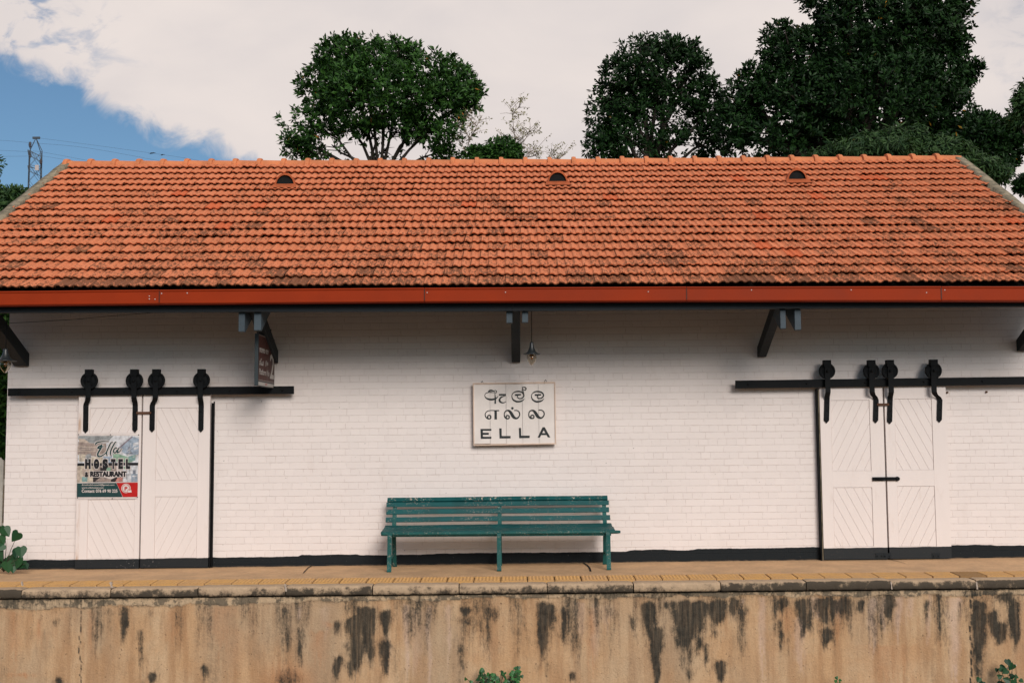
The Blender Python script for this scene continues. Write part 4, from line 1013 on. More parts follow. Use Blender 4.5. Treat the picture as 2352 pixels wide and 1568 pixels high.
# ---- pendant lamps
shade_m=paint('lamp_shade_enamel',(.020,.024,.026),.4,.2,15,None,.6,.5)
glass,gg=newmat('clear_bulb_glass'); gg.b.inputs['Transmission Weight'].default_value=1; gg.b.inputs['Roughness'].default_value=.02; gg.b.inputs['IOR'].default_value=1.35; gg.b.inputs['Base Color'].default_value=(.85,.80,.72,1)
brass=paint('lamp_cap_brass',(.45,.26,.12),.3,.1,5,None,.6,.6,.02,.8)
def lamp(dx,dytop,dybrim,half,bulbw,tipy,Y,label):
    c=P(dx,dybrim,Y); s=F/(Y-CAM.y); r=half/s; ht=(dybrim-dytop)/s
    t=thing('pendant_lamp',label,'lamp',c,'pendant lamps under the eaves')
    ceil=rz(c.x,Y)-.06
    MB().tube([(c.x,Y,c.z+ht-.005),(c.x+.002,Y,c.z+ht+.3),(c.x-.006,Y,ceil)],.0045,6).build('cord',MT['iron'],t)
    MB().lathe([(0,ht),(r*.16,ht),(r*.22,ht*.9),(r*.24,ht*.70),(r*.30,ht*.5),(r*.45,ht*.25),(r*.62,ht*.10),(r*.98,.004),(r,-.004),(r*.96,-.006),(r*.60,ht*.07),(r*.42,ht*.22),(r*.1,ht*.3)],c,32).build('shade',shade_m,t)
    b=bulbw/s; hb=(tipy-dybrim)/s
    MB().lathe([(.0001,-hb),(b*.25,-hb*.93),(b*.75,-hb*.66),(b,-hb*.38),(b*.92,-hb*.10),(b*.6,ht*.03),(b*.45,ht*.05),(b*.43,ht*.03),(b*.57,ht*.01),(b*.88,-hb*.11),(b*.95,-hb*.38),(b*.71,-hb*.64),(b*.23,-hb*.90),(.0001,-hb*.965)],c,24).build('glass_cover',glass,t)
    MB().lathe([(.018,ht*.05),(.022,-hb*.12),(.024,-hb*.22),(.016,-hb*.30),(.012,-hb*.42),(.0001,-hb*.46)],c,16).build('socket',brass,t)
lamp(1221.3,785,813,20,11.3,840,-.85,'small black enamel pendant lamp hanging in front of the wall beside the middle strut')
lamp(12.5,800,828.5,24.5,12.8,857,-.95,'black enamel pendant lamp at the far left corner of the eaves')
# cable under the eaves
a,b=P(6,743,-.45),P(300,722,-.45); mid=(a+b)/2-Vector((0,0,.012))
o=MB().tube([a-Vector((.5,0,0)),a,mid,b,b+Vector((.6,0,.04))],.003,6).build('overhead_cable',MT['iron']); tag(o,'thin black cable slung along the wall top at the left end','cable')

# ---- bench
bz=lambda dx,dy,Y: P(dx,dy,Y)
fz=floorz(-.2)
bn=thing('park_bench','long worn teal slatted bench standing against the white wall under the name sign','bench',(-.22,-.45,fz))
bL,bR=-1.63,1.145
def slat(y0,y1,Y0,Y1,xl,xr,th=.022,name='back_slat',sagr=0):
    """plank whose front face goes from (Y0, px y0) down to (Y1, px y1) at the left end"""
    a=P(1144,y0,Y0); b=P(1144,y1,Y1); rl=.0042
    mb=MB(); d=Vector((0,b.y-a.y,b.z-a.z)).normalized(); n_=Vector((0,-d.z,d.y)); 
    if n_.y>0: n_=-n_
    seg=12; vs=[];fs=[]
    for i in range(seg+1):
        X=xl+(xr-xl)*i/seg; w=.0015*math.sin(X*3.1+y0); sl=0.0040*(X-.0)
        A=Vector((X,Y0,a.z+sl+w)); Bq=Vector((X,Y1,b.z+sl+w+sagr*(max(0,i/seg-.4))))
        vs+=[A,Bq,Bq-n_*th,A-n_*th]
    for i in range(seg):
        q=i*4; fs+=[(q,q+1,q+5,q+4),(q+1,q+2,q+6,q+5),(q+2,q+3,q+7,q+6),(q+3,q,q+4,q+7)]
    fs+=[(0,3,2,1),(seg*4,seg*4+1,seg*4+2,seg*4+3)]
    mb.add(vs,fs); return mb.build(name,MT['bench'],bn,bevel=.004)
yc=-1.0   # centre of the picture row correction (left end values shifted to the middle)
slat(1139.0,1147.2,-.175,-.215,bL+.01,bR-.015,.05,'back_slat')
slat(1150.5,1161.2,-.205,-.215,bL,bR,.022); slat(1166.6,1178.0,-.225,-.240,bL,bR,.022); slat(1184.2,1195.5,-.245,-.262,bL-.004,bR+.01,.022)
slat(1202.8,1210.2,-.29,-.44,bL-.006,bR+.02,.024,'seat_slat'); slat(1210.9,1218.2,-.455,-.70,bL-.012,bR+.03,.026,'seat_slat')
a=P(1144,1223.5,-.745)
sl=.004
MB().tube([(bL+.0,-.745,a.z+sl*bL),(bL+.04,-.745,a.z+.002+sl*bL),(0,-.745,a.z),(bR+.05,-.745,a.z+sl*bR),(bR+.09,-.745,a.z+.001+sl*bR)],[.017,.021,.022,.020,.016],12).build('front_rail',MT['benchleg'],bn)
MB().box((bL+.08,-.735,a.z-.040),(bR-.02,-.60,a.z-.008)).build('seat_apron',MT['benchleg'],bn,bevel=.003)
for X in (-1.525,-.217,1.085):
    z0=floory(X,-.6); w=.052; zs=a.z+sl*X
    def strap(pts,name,w=w,t=.014):
        q=cat_rom([(p[0],p[1],0) for p in pts],6); mb=MB(); vs=[];fs=[]
        for i,(y_,z_,_) in enumerate(q):
            A=q[max(i-1,0)];C=q[min(i+1,len(q)-1)]; dy,dz=C[0]-A[0],C[1]-A[1]; l=math.hypot(dy,dz) or 1; ny,nz=-dz/l*t/2,dy/l*t/2
            vs+=[(X-w/2,y_-ny,z_-nz),(X+w/2,y_-ny,z_-nz),(X+w/2,y_+ny,z_+nz),(X-w/2,y_+ny,z_+nz)]
        for i in range(len(q)-1):
            k=i*4; fs+=[(k,k+1,k+5,k+4),(k+1,k+2,k+6,k+5),(k+2,k+3,k+7,k+6),(k+3,k,k+4,k+7)]
        k=len(vs)-4; fs+=[(3,2,1,0),(k,k+1,k+2,k+3)]
        mb.add(vs,fs); return mb.build(name,MT['benchleg'],bn)
    strap([(-.60,zs+.005),(-.70,zs+.012),(-.765,zs+.005),(-.785,zs-.03),(-.785,zs-.10),(-.80,z0+.20),(-.825,z0+.04),(-.845,z0+.006)],'leg')
    strap([(-.60,zs-.002),(-.42,zs+.0),(-.32,zs-.02),(-.29,zs-.10),(-.265,z0+.18),(-.215,z0+.008),(-.16,z0+.006)],'leg',w=.050)
    strap([(-.40,zs+.0),(-.295,zs+.06),(-.215,zs+.22),(-.165,zs+.385)],'back_upright',w=.050)
    MB().bar((X,-.79,z0+.14),(X,-.27,z0+.16),.022,.012).build('brace',MT['benchleg'],bn)

# ================================================================= PLANTS AND TREES
def leafmat(name,c1,c2,rough=.42,spec=.4,yellow=None,trans=.12):
    m,g=newmat(name); a=g.attr('lv'); p=g.pos()
    c=g.mix(g.step(a,.1,.9),c1,c2)
    if yellow: c=g.mix(g.step(a,.9975,.999),c,yellow)
    fin(g,c,rough,None,spec)
    tr=g.n.new('ShaderNodeBsdfTranslucent'); g.put(tr.inputs[0],g.mix(1.,c,(1.4,1.6,.6),'MULTIPLY')); mx=g.n.new('ShaderNodeMixShader'); mx.inputs[0].default_value=trans
    out=[n for n in g.n if n.type=='OUTPUT_MATERIAL'][0]
    g.l.new(g.b.outputs[0],mx.inputs[1]); g.l.new(tr.outputs[0],mx.inputs[2]); g.l.new(mx.outputs[0],out.inputs[0]); return m
LM={'jack':leafmat('broad_leaf_dark',(.006,.020,.006),(.018,.052,.012),.48,.16,(.5,.25,.03)),
    'mid':leafmat('broad_leaf_mid',(.011,.038,.008),(.046,.122,.020),.48,.18,(.4,.15,.03)),
    'fern':leafmat('feathery_leaf',(.016,.044,.014),(.050,.100,.030),.5,.2,(.45,.35,.1)),
    'pale':leafmat('sparse_pale_leaf',(.20,.19,.09),(.30,.27,.14),.6,.2),
    'lush':leafmat('lush_leaf',(.020,.085,.028),(.045,.16,.040),.45,.35,(.3,.3,.05)),
    'heart':leafmat('heart_leaf',(.009,.040,.016),(.022,.080,.028),.45,.3,None,.1)}
BARK=paint('dark_bark',(.035,.028,.022),.9,.3,12); TWIG=paint('pale_twig',(.22,.17,.12),.9,.2,12)
def rnd_dir(r,n):
    v=r.normal(size=(n,3)); return v/np.linalg.norm(v,axis=1,keepdims=True)
def leaves(centers,axes,per,L,Wd,rng,spread=(.5,1.25),curl=.25,lvar=.35,droop=0.):
    """rosettes of folded leaves"""
    n=len(centers); N=n*per
    C=np.repeat(centers,per,0); A=np.repeat(axes,per,0)
    t=rnd_dir(rng,N); t=t-A*(t*A).sum(1,keepdims=True); t/=np.linalg.norm(t,axis=1,keepdims=True)+1e-9
    an=rng.uniform(spread[0],spread[1],N)[:,None]
    D=A*np.cos(an)+t*np.sin(an); D[:,2]-=droop; D/=np.linalg.norm(D,axis=1,keepdims=True)
    sd=np.cross(D,A+.3*rng.normal(size=(N,3))); sd/=np.linalg.norm(sd,axis=1,keepdims=True)+1e-9
    nm=np.cross(sd,D)
    ln=(L*(1+lvar*rng.uniform(-1,1,N)))[:,None]; wd=(Wd*(1+lvar*rng.uniform(-1,1,N)))[:,None]
    off=A*rng.uniform(-.5,.5,N)[:,None]*L*1.3
    b=C+off+t*L*.08
    q0=b; q1=b+D*ln*.55+sd*wd*.5-nm*wd*curl; q2=b+D*ln-nm*ln*.12; q3=b+D*ln*.55-sd*wd*.5-nm*wd*curl; qm=b+D*ln*.5
    V=np.stack([q0,q1,q2,q3,qm],1).reshape(-1,3)
    k=np.arange(N)[:,None]*5
    Fc=np.concatenate([k+np.array([[0,4,1]]),k+np.array([[1,4,2]]),k+np.array([[2,4,3]]),k+np.array([[3,4,0]])],0)
    lv=np.repeat(rng.rand(N),5)
    return V,Fc,lv
def n3(p,sc,seed): return fbm(p[:,0]*sc+seed,p[:,2]*sc+p[:,1]*sc*.7,seed,3)
def tree(name,label,cat,Y,lobes,ncl,per,L,Wd,mat,trunk,seed,thr=.0,group=None,droop=0,base=0.,limbs=True,depth=.8,shell=.55,spread=(.5,1.25),bark=None,twigs=0,holes=()):
    """lobes: (dx,dy,rx,ry) in picture units at plane Y"""
    rng=np.random.RandomState(seed); s=F/(Y-CAM.y); Ls=[]
    for (dx,dy,rx,ry) in lobes:
        off=rng.uniform(-.5,.5)*depth*rx/s; c=P(dx,dy,Y); Ls.append((np.array([c.x,c.y+off,c.z]),rx/s,rx/s*depth,ry/s))
    tb=P(trunk[0],trunk[1],Y); tb=Vector((tb.x,Y,base))
    t=thing(name,label,cat,tb,group)
    wts=np.array([l[1]*l[3] for l in Ls]); wts/=wts.sum()
    pick=rng.choice(len(Ls),ncl,p=wts); d=rnd_dir(rng,ncl)
    rad=np.where(rng.rand(ncl)<.62,rng.uniform(.82,1.02,ncl),rng.uniform(.0,1,ncl)**.5*.9)
    # lumpy outline: radius modulated by low frequency noise
    lump=.86+.30*fbm(d[:,0]*2.2+pick*3.3+9,d[:,2]*2.2+d[:,1]*1.1+pick,seed+2,2)
    C=np.array([Ls[p][0] for p in pick]); Rr=np.array([[Ls[p][1],Ls[p][2],Ls[p][3]] for p in pick])
    cen=C+d*Rr*(rad*lump)[:,None]
    if thr>0:
        k=n3(cen,1.6,seed)+.25*(rng.rand(ncl)-.5); keep=k>thr; cen=cen[keep]; d=d[keep]
    if holes:
        q=(cen-np.array(CAM))@np.array(M); uu=1176-F*q[:,0]/q[:,2]; vv_=784+F*q[:,1]/q[:,2]; kp=np.ones(len(cen),bool)
        for (hx,hy,hrx,hry,pr) in holes: kp&=~((((uu-hx)/hrx)**2+((vv_-hy)/hry)**2<1)&(rng.rand(len(cen))<pr))
        cen=cen[kp]; d=d[kp]
    ax=d*np.array([1,1,1])+np.array([0,0,.55])+rng.normal(size=d.shape)*.35; ax/=np.linalg.norm(ax,axis=1,keepdims=True)
    V,Fc,lv=leaves(cen,ax,per,L,Wd,rng,spread,droop=droop)
    npmesh('crown',V,Fc,mat,t,attrs={'lv':('FLOAT',lv)})
    mb=MB(); tr=trunk[2]
    fork=P(trunk[0],trunk[1],Y); fk=Vector((tb.x,Y,max(base+.6,fork.z)))
    mb.tube([tb,tb.lerp(fk,.5)+Vector((.05,0,0)),fk],[tr*1.3,tr*1.05,tr],8)
    if limbs:
        for (c,rx,ry_,rz_) in Ls:
            e=Vector(c); m1=fk.lerp(e,.35)+Vector((rng.uniform(-.15,.15),rng.uniform(-.1,.1),.15)); m2=fk.lerp(e,.7)+Vector((rng.uniform(-.2,.2),0,.12))
            mb.tube([fk,m1,m2,e],[tr*.62,tr*.42,tr*.28,tr*.14],6)
            for _ in range(4+twigs):
                dd=Vector(rnd_dir(rng,1)[0]); q=e+Vector((dd.x*rx,dd.y*ry_,dd.z*rz_))*.85; st=m2.lerp(e,rng.rand())
                mb.tube([st,st.lerp(q,.5)+Vector((0,0,.06)),q],[tr*.16,tr*.10,tr*.04],5)
    mb.build('trunk',bark or BARK,t)
    return t
tree('broadleaf_tree','round crowned green broadleaf tree rising behind the roof, left of centre','tree',14.,
 [(820,150,92,62),(900,140,60,50),(760,200,85,70),(985,215,110,78),(1045,215,62,66),(870,235,140,75),(715,290,72,42),(760,330,90,38),(690,345,38,26),(675,322,34,16),(1000,300,85,45),(1010,345,62,30),(925,295,60,40),(850,300,75,30),(780,125,50,34),(935,120,40,30),(1085,225,26,30),(880,345,40,22)],
 3400,9,.135,.060,LM['mid'],(872,425,.085),21,.27,twigs=6,holes=((800,338,62,30,.93),(885,335,40,34,.93),(905,292,26,20,.75),(965,345,24,24,.8),(1005,262,40,14,.7),(700,372,20,10,.8),(745,318,30,10,.7),(1075,330,26,40,.9),(800,262,60,8,.4)))
tree('broadleaf_tree','dark domed broadleaf tree behind the roof, between the green tree and the giant tree','tree',15.,
 [(1500,150,95,64),(1440,200,72,80),(1560,190,85,80),(1490,260,120,75),(1400,270,56,60),(1620,250,50,70),(1380,335,42,36),(1560,330,90,42),(1460,335,80,38),(1640,320,50,45),(1470,110,34,22),(1530,108,50,22),(1590,120,30,30)],
 2900,9,.135,.060,LM['jack'],(1500,420,.12),22,.33,twigs=4,holes=((1490,300,22,50,.55),(1560,345,50,14,.8),(1600,330,30,10,.8),(1460,340,26,20,.5),(1420,300,14,14,.5),(1545,270,16,16,.5)))
tree('broadleaf_tree','giant near black broadleaf tree filling the top right of the sky','tree',12.5,
 [(2030,80,190,110),(1900,150,150,110),(2130,150,115,130),(2010,240,190,110),(1830,250,110,80),(1720,230,62,66),(1690,300,50,60),(1800,330,130,50),(2150,270,95,80),(1960,-40,140,100),(2120,-20,110,90),(1800,100,50,60),(2215,180,28,40),(2190,70,40,70),(1735,180,36,36),(1900,320,120,50),(2075,330,130,45),(2235,160,20,26),(2225,300,60,36)],
 8000,9,.135,.064,LM['jack'],(1950,430,.26),23,.22,twigs=2,holes=((1800,300,24,14,.6),(1870,320,30,10,.6),(1765,260,16,22,.6),(1990,330,40,10,.7),(1710,345,40,16,.6)))
tree('broadleaf_tree','spreading dark tree low on the right, drooping past the roof verge','tree',11.,
 [(2260,300,75,45),(2300,345,50,50),(2230,350,70,40),(2330,300,26,30),(2280,385,42,26),(2190,340,40,26)],
 1500,9,.125,.056,LM['jack'],(2262,420,.12),24,.28)
tree('feathery_tree','feathery pale green foliage just above the ridge in front of the giant tree','tree',6.5,
 [(1885,354,38,8),(1935,338,30,14),(1985,322,34,12),(1970,350,60,12),(2045,318,34,20),(2040,345,60,16),(2105,322,30,30),(2150,338,34,20),(2110,352,60,14),(2195,352,40,22),(2240,378,44,20),(2290,398,24,18)],
 1100,11,.15,.030,LM['fern'],(2080,400,.06),25,.34,droop=.5,spread=(.9,1.5))
tree('broadleaf_bush','small rounded green bush top showing above the ridge beside the green tree','bush',13.,
 [(1155,348,40,26),(1095,357,26,18),(1130,360,40,14),(1180,362,20,16)],520,9,.115,.05,LM['mid'],(1150,385,.05),26,.22)
tree('roadside_tree','leafy branch tips entering the frame at the right edge of the sky','tree',9.,
 [(2345,225,14,16),(2352,262,26,26),(2350,205,8,12),(2372,230,34,50)],260,10,.14,.040,LM['fern'],(2400,420,.08),27,.2,droop=.4,spread=(.7,1.4))
tree('distant_tree','dark tree clump low at the right edge behind the verge','tree',16.,
 [(2352,425,20,16),(2372,420,30,26),(2340,428,12,8)],240,9,.12,.055,LM['jack'],(2380,470,.08),28,.15)
tree('slender_leaf_tree','leafy tree at the left edge beside the lattice tower','tree',9.,
 [(12,455,32,18),(-5,490,40,30),(25,470,24,16),(38,440,12,7),(0,520,30,20),(-30,440,30,30)],420,10,.13,.045,LM['fern'],(-40,560,.08),29,.2,spread=(.7,1.4))
tree('slender_leaf_tree','few leaf tips poking in high on the left edge','tree',9.,[(-4,380,8,8),(-14,372,12,14)],30,8,.12,.035,LM['fern'],(-90,470,.04),39,.0)
tree('shade_tree','dark leafy tree seen through the gap left of the white wall','tree',3.2,
 [(5,760,40,50),(0,850,40,60),(-20,930,40,80),(4,980,26,70),(-60,800,60,120),(0,1060,30,60)],900,9,.16,.06,LM['mid'],(-40,1250,.10),30,.1)
# sparse saplings against the sky
def sapling(label,Y,stems,seed,lf=.07):
    rng=random.Random(seed); b0=P(*stems[0][0],Y); t=thing('bare_sapling',label,'sapling',(b0.x,Y,0.),'thin saplings behind the ridge')
    mb=MB(); mb.tube([(b0.x,Y,0.),(b0.x+.05,Y,b0.z*.5),b0],[.03,.025,.016],6); cen=[]
    for st in stems:
        pts=[P(x_,y_,Y+rng.uniform(-.2,.2)) for x_,y_ in st]; n=len(pts); mb.tube(pts,[.014*(1-.75*i/(n-1)) for i in range(n)],5)
        for i in range(1,n):
            for _ in range(7):
                c=pts[i-1].lerp(pts[i],rng.random()); d=Vector((rng.uniform(-1,1),rng.uniform(-.5,.5),rng.uniform(-.2,1)))*.34; e=c+d
                mb.tube([c,c+d*.5+Vector((0,0,.02)),e],[.006,.005,.003],4)
                if i>n*.35: cen+= [tuple(e),tuple(c+d*.7)]
    mb.build('trunk',TWIG,t); cen=np.array(cen); r_=np.random.RandomState(seed); ax=rnd_dir(r_,len(cen))
    V,Fc,lv=leaves(cen,ax,3,lf,lf*.42,r_); npmesh('crown',V,Fc,LM['pale'],t,attrs={'lv':('FLOAT',lv)})
sapling('tall thin sapling with a tufted tip standing alone against the cloud',13.5,[[(1183,380),(1184,330),(1179,290),(1178,262),(1172,243)],[(1178,262),(1188,250),(1196,246)],[(1184,332),(1200,318),(1212,306),(1219,295)],[(1184,342),(1205,322),(1220,300)],[(1184,330),(1168,322),(1166,315)]],1)
sapling('pale twiggy sapling touching the right side of the green tree crown',13.5,[[(1070,380),(1070,350),(1080,318),(1095,290),(1108,265)],[(1080,318),(1066,300),(1062,285)],[(1095,290),(1080,275),(1072,268)],[(1070,350),(1060,330),(1050,318)]],2)
sapling('short sparse sapling just right of the small bush',13.5,[[(1200,382),(1205,362),(1215,350),(1236,340)],[(1205,362),(1222,360),(1240,352)]],3)
sapling('lowest sapling tips peeping over the ridge before the domed tree',13.5,[[(1280,384),(1280,368),(1270,357),(1262,352)],[(1280,368),(1292,358),(1300,354)]],4)
# small plants with drawn leaves
def hleaf(c,size,d,nrm,rng,heart=True):
    d=Vector(d).normalized(); n_=Vector(nrm).normalized(); s_=d.cross(n_).normalized(); n_=s_.cross(d)
    pr=[(-.12,.22),(-.02,.42),(.18,.52),(.45,.44),(.75,.22),(1.,0)] if heart else [(0,.05),(.15,.28),(.4,.36),(.7,.2),(1.,0)]
    top=[c+d*(a*size)+s_*(b*size)-n_*(b*size*.22) for a,b in pr]; bot=[c+d*(a*size)-s_*(b*size)-n_*(b*size*.22) for a,b in pr[:-1]]
    mid=[c+d*(a*size) for a,b in [(0,0),(.3,0),(.65,0)]]
    vs=[mid[0]]+top+list(reversed(bot)); return vs,[(0,i,i+1) for i in range(1,len(vs)-1)]+[(0,len(vs)-1,1)][:0]
def plant(name,label,cat,Y,root,lvs,mat,seed,stemmat=None,heart=True,extra=None,zbase=None):
    rng=random.Random(seed); rp=P(*root,Y); 
    if zbase is not None: rp.z=zbase
    t=thing(name,label,cat,rp); mbL=MB(); mbS=MB(); lv=[]
    for (dx,dy,sz) in lvs:
        yy_=Y+rng.uniform(-.10,.03); c=P(dx,dy,yy_); s=F/(yy_-CAM.y)
        out=(c-rp); d=Vector((out.x*.8+rng.uniform(-.5,.5),rng.uniform(-.3,.1),rng.uniform(-.9,.15))); nrm=Vector((rng.uniform(-.4,.4),-1,rng.uniform(.2,.9)))
        size=sz/s; vs,fs=hleaf(c-d.normalized()*size*.4,size,d,nrm,rng,heart); mbL.add(vs,fs,0,False); lv+=[rng.random()]*len(vs)
        mbS.tube([rp,rp.lerp(c,.5)+Vector((rng.uniform(-.03,.03),0,.05)),c-d.normalized()*size*.4],[.005,.004,.0025],5)
    mbL.build('foliage',mat,t,attrs={'lv':('FLOAT',lv)}); 
    if extra: extra(mbS,t)
    mbS.build('stem',stemmat or paint('plant_stem_'+name,(.05,.05,.03),.8,.2),t)
plant('heart_leaf_plant','climbing plant with large heart shaped leaves at the left foot of the white wall','plant',-.55,(8,1312),
 [(14,1220,24),(36,1231,26),(3,1240,24),(38,1268,24),(48,1266,26),(30,1282,26),(10,1292,26),(40,1292,24),(52,1296,22),(-5,1275,30),(2,1215,18),(18,1300,26),(-8,1300,28),(30,1302,24),(0,1256,22),(46,1286,18),(60,1300,14),(-12,1250,30)],LM['heart'],1)
lv=[]; rg=random.Random(5)
for _ in range(85):
    x_=rg.gauss(1132,26); top_=1545+abs(x_-1130)*.12; lv.append((x_,rg.uniform(top_+3,1586),rg.uniform(6,11)))
for _ in range(22): lv.append((rg.gauss(1184,7),rg.uniform(1533,1566),rg.uniform(7,11)))
for _ in range(8): lv.append((rg.gauss(1108,4),rg.uniform(1536,1552),rg.uniform(6,10)))
for _ in range(5): lv.append((rg.gauss(1154,3),rg.uniform(1541,1550),rg.uniform(6,9)))
plant('creeper','low bright green creeper at the bottom centre of the stained wall','plant',-2.10,(1140,1600),lv,LM['lush'],2,heart=True,zbase=-1.38)
def buds(mbS,t):
    bmt=paint('white_bud',(.7,.66,.6),.6,.05)
    for (x_,y_) in ((2333,1527),(2324,1525),(2314,1533)):
        c=P(x_,y_,-2.1); wb=MB(); wb.lathe([(0,-.010),(.007,-.004),(.008,.003),(0,.010)],c,8); wb.build('flower_bud',bmt,t); mbS.tube([P(x_+1,1600,-2.1),P(x_+2,1565,-2.1),c],[.004,.003,.002],5)
lv=[(2316,1520,16),(2324,1530,17),(2304,1534,17),(2309,1541,14),(2325,1552,13),(2290,1538,9),(2297,1552,12),(2335,1553,10),(2312,1560,16),(2330,1566,16),(2300,1570,16),(2340,1575,16),(2318,1574,16),(2346,1562,10)]
plant('wall_weed','leafy weed with white buds at the bottom right of the stained wall','plant',-2.08,(2318,1600),lv,LM['heart'],3,extra=buds,zbase=-1.38)
plant('wall_weed','single leaf tip of a weed peeping over the bottom edge, left of the budded weed','plant',-2.08,(2250,1605),[(2248,1560,12),(2256,1570,14),(2238,1574,12)],LM['heart'],4,zbase=-1.38)
plant('wall_weed','tiny green sprig under the white runs on the stained wall','plant',-2.08,(1926,1605),[(1922,1556,8),(1930,1561,7),(1920,1564,8),(1928,1570,9)],LM['lush'],6,zbase=-1.38)
# dry stalks
for i,(x_,y_,lb) in enumerate(((805,1524,'thin dry stalk leaning right against the wall, left of the creeper'),(1062,1540,'thin upright dry stalk just left of the creeper'))):
    top=P(x_+ (16 if i==0 else 2),y_-10 if i else 1524,-2.02); bt=P(x_-4,1600,-2.04); bt.z=-1.38
    o=MB().tube([bt,bt.lerp(top,.5)+Vector((.01,0,0)),top],[.004,.003,.002],5).build('dry_stalk',TWIG); tag(o,lb,'stalk','dry stalks by the stained wall')

# ---- fence at the left gap
ft=P(4,1050,1.2); fb_=P(4,1300,1.2)
fn=thing('picket_fence','weathered white picket fence end at the left of the building','fence',(ft.x-.3,1.2,floorz(-7)))
fm=paint('weathered_white_wood',(.45,.43,.38),.8,.15,8,(.2,.18,.15),.62)
for k in range(4):
    X=ft.x-.02-k*.16; mb=MB(); mb.prism([(X-.045,1.2,floorz(X)),(X+.045,1.2,floorz(X)),(X+.045,1.2,ft.z-.05),(X,1.2,ft.z),(X-.045,1.2,ft.z-.05)],(0,.022,0)); mb.build('picket',fm,fn)
for z_ in (.35,.95): MB().box((ft.x-.6,1.224,z_),(ft.x+.12,1.26,z_+.08)).build('rail',fm,fn)
o=MB(); p=P(8,1100,2.2); 
o.add([(p.x-.9,2.2,-.05),(p.x+.25,2.2,-.05),(p.x+.27,2.2,p.z*.55),(p.x+.15,2.2,p.z+.22),(p.x-.2,2.2,p.z+.30),(p.x-.9,2.2,p.z+.15),(p.x-.9,3.2,0),(p.x+.25,3.2,0),(p.x+.2,3.,p.z*.5),(p.x+.1,3.,p.z+.2),(p.x-.2,3.,p.z+.25),(p.x-.9,3.,p.z+.1)],
 [(0,1,2,3,4,5),(11,10,9,8,7,6),(1,7,8,2),(2,8,9,3),(3,9,10,4),(4,10,11,5)])
o=o.build('grey_boulder',MT['cement'],bevel=.05,seg=2); tag(o,'grey rock bank behind the picket fence at the left edge','rock')

# ---- lattice tower
Yt=70.; s=F/(Yt-CAM.y)
tc_=P(79.5,435,Yt); ztop=P(79,317,Yt).z
tw=thing('lattice_tower','grey steel lattice power line tower beyond the roof at the left','power tower',(tc_.x,Yt,0))
steel=paint('galvanised_steel',(.07,.085,.105),.6,.15,1,None,.6,.2); dst=paint('dark_insulator',(.05,.035,.035),.4,.1)
ang=R(28); hw=.52
def corner(k,z,zr=None):
    wv=hw*(1+.30*(ztop-z)/ztop*1.0) if z<P(79,350,Yt).z else hw
    a=ang+PI/4+k*PI/2; return Vector((tc_.x+math.cos(a)*wv*1.414*.80,Yt+math.sin(a)*wv*1.414*.80,z))
zA=P(79,348,Yt).z
mb=MB(); zs=[0]; 
while zs[-1]<zA-.3: zs.append(zs[-1]+1.15)
zs[-1]=zA
for k in range(4):
    mb.bar(corner(k,0),corner(k,zA),.045,.045)
    mb.bar(corner(k,zA),(tc_.x+.0,Yt,ztop),.04,.04)
for i,(z0_,z1_) in enumerate(zip(zs,zs[1:])):
    for k in range(4):
        k2=(k+1)%4; mb.bar(corner(k,z0_),corner(k2,z1_),.022,.022); mb.bar(corner(k2,z0_),corner(k,z1_),.022,.022)
        if i%2==0: mb.bar(corner(k,z1_),corner(k2,z1_),.03,.03)
mb.bar((tc_.x-.25,Yt,ztop),(tc_.x+.3,Yt,ztop),.12,.16)
mb.build('lattice_mast',steel,tw)
for (yl,yr) in ((345,361),(381,394)):
    A=P(64,yl-.5,Yt-.6); Bq=P(95,yr-1,Yt-.3); C=P(66,yl+12,Yt-.6); D_=P(95,yr+11,Yt-.3)
    mb=MB(); mb.bar(A,Bq,.05,.05); mb.bar(C,D_,.04,.04); mb.bar(A,C,.05,.05); mb.bar(Bq,D_,.05,.05)
    for k in range(4): p=A.lerp(Bq,k/4); q=C.lerp(D_,(k+1)/4); mb.bar(p,q,.03,.03)
    mb.build('cross_arm',steel,tw)
for (dx,dy) in ((69,333),(69,357),(94,372)):
    c=P(dx,dy,Yt-.5); MB().lathe([(.02,.24),(.1,.2),(.04,.15),(.13,.1),(.05,.05),(.13,0),(.05,-.05),(.12,-.1),(.05,-.16),(.02,-.3)],c,10).build('insulator',dst,tw)
c=P(85,451-0,Yt-.9); c=P(84.5,284+600*.1719-2,Yt-.9); MB().box((c.x-.14,c.y,c.z-.2),(c.x+.14,c.y+.02,c.z+.2)).build('warning_plate',paint('plate_white',(.5,.42,.4),.6,.1),tw)
wm=paint('power_wire',(.05,.06,.08),.6,.0)
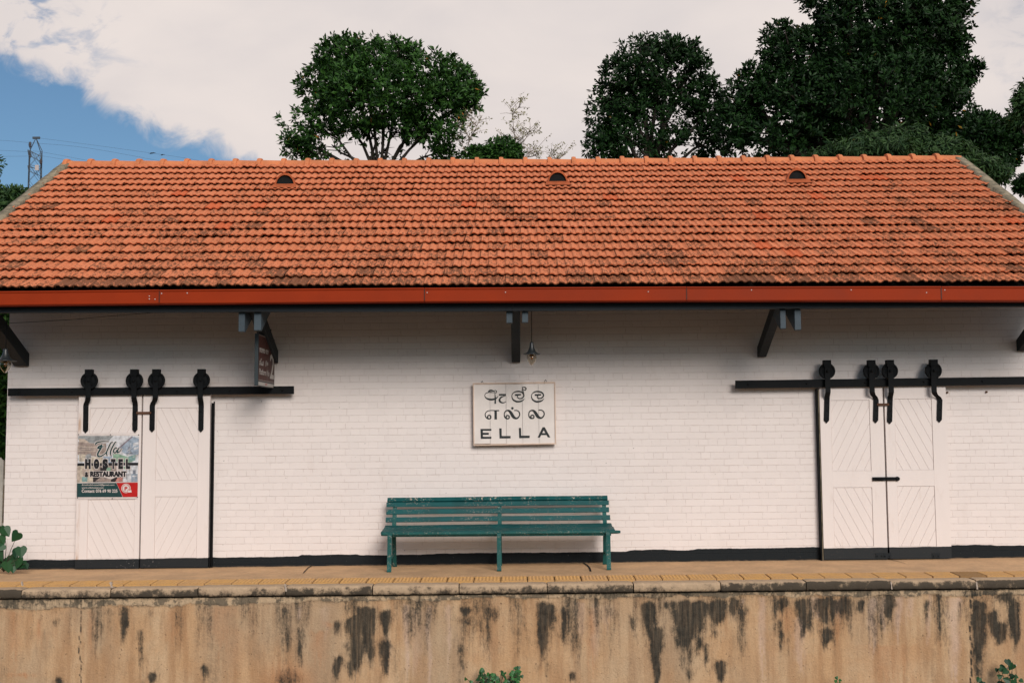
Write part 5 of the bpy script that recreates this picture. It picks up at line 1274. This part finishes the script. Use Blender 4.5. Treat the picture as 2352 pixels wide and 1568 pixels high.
for i,(pts,lb) in enumerate((([(-60,323.5),(0,322.5),(69,328)],'upper wire running left from the tower'),([(-60,346.5),(0,345.7),(69,349)],'middle wire running left from the tower'),([(-60,360.5),(0,359.5),(66,359)],'lowest wire running left from the tower'),
   ([(80,316),(240,337),(398,359),(470,371),(560,384)],'topmost wire running right from the tower'),([(70,328),(200,340),(384,373),(440,384)],'second wire running right, above the ridge'),([(70,349),(94,349),(215,371.6),(300,388)],'third wire running right from the tower'),([(94,358),(172,370.4),(260,386)],'lowest wire running right from the tower'))):
    q=[P(x_,y_,Yt-.5) for x_,y_ in pts]; q=[Vector(t[:3]) for t in cat_rom([tuple(p) for p in q],6)]
    o=MB().tube(q,.007,5).build('power_wire',wm); tag(o,lb,'wire','power lines')
# ---- birds
bm_=paint('bird_dark',(.02,.02,.025),.7,.1)
def bird(dx,dy,Y,label,sc,fly=False):
    c=P(dx,dy,Y); mb=MB(); n=10; pts=[]; rs_=[]
    for k in range(n): t=k/(n-1); pts.append(c+Vector(((t-.5)*.32,0,(.10 if not fly else 0)*math.sin(t*2.2)*.7))*sc); rs_.append(sc*(.004+.05*math.sin(PI*min(1,t*1.15))**.8 if t<.85 else sc*.03))
    mb.tube(pts,[max(r_,.003) for r_ in rs_],8)
    mb.lathe([(0,-.04*sc),(.035*sc,-.01*sc),(.035*sc,.012*sc),(0,.04*sc)],pts[-1]+Vector((.01,0,.02))*sc,8)
    mb.add([pts[0],pts[0]+Vector((-.12,.03,-.01))*sc,pts[0]+Vector((-.12,-.03,-.01))*sc],[(0,1,2)])
    sp=.34 if fly else .12; up=.16 if fly else -.02
    for s_ in (-1,1): mb.add([pts[6],pts[3],pts[3]+Vector((-.10,s_*sp,up))*sc,pts[5]+Vector((-.02,s_*sp*.8,up))*sc,],[(0,1,2,3)])
    o=mb.build('bird',bm_); tag(o,label,'bird','small dark birds')
bird(348,353.6,Yt-.5,'left one of the tiny birds perched on the topmost wire',.9); bird(352,353,Yt-.5,'middle tiny bird perched on the topmost wire beside its neighbour',.8); bird(373,357,Yt-.5,'tiny bird perched alone furthest right on the topmost wire',.8)
bird(2262,154.5,30.,'small dark bird flying in the sky right of the giant tree',.5,True)
S.render.resolution_x=1024; S.render.resolution_y=682
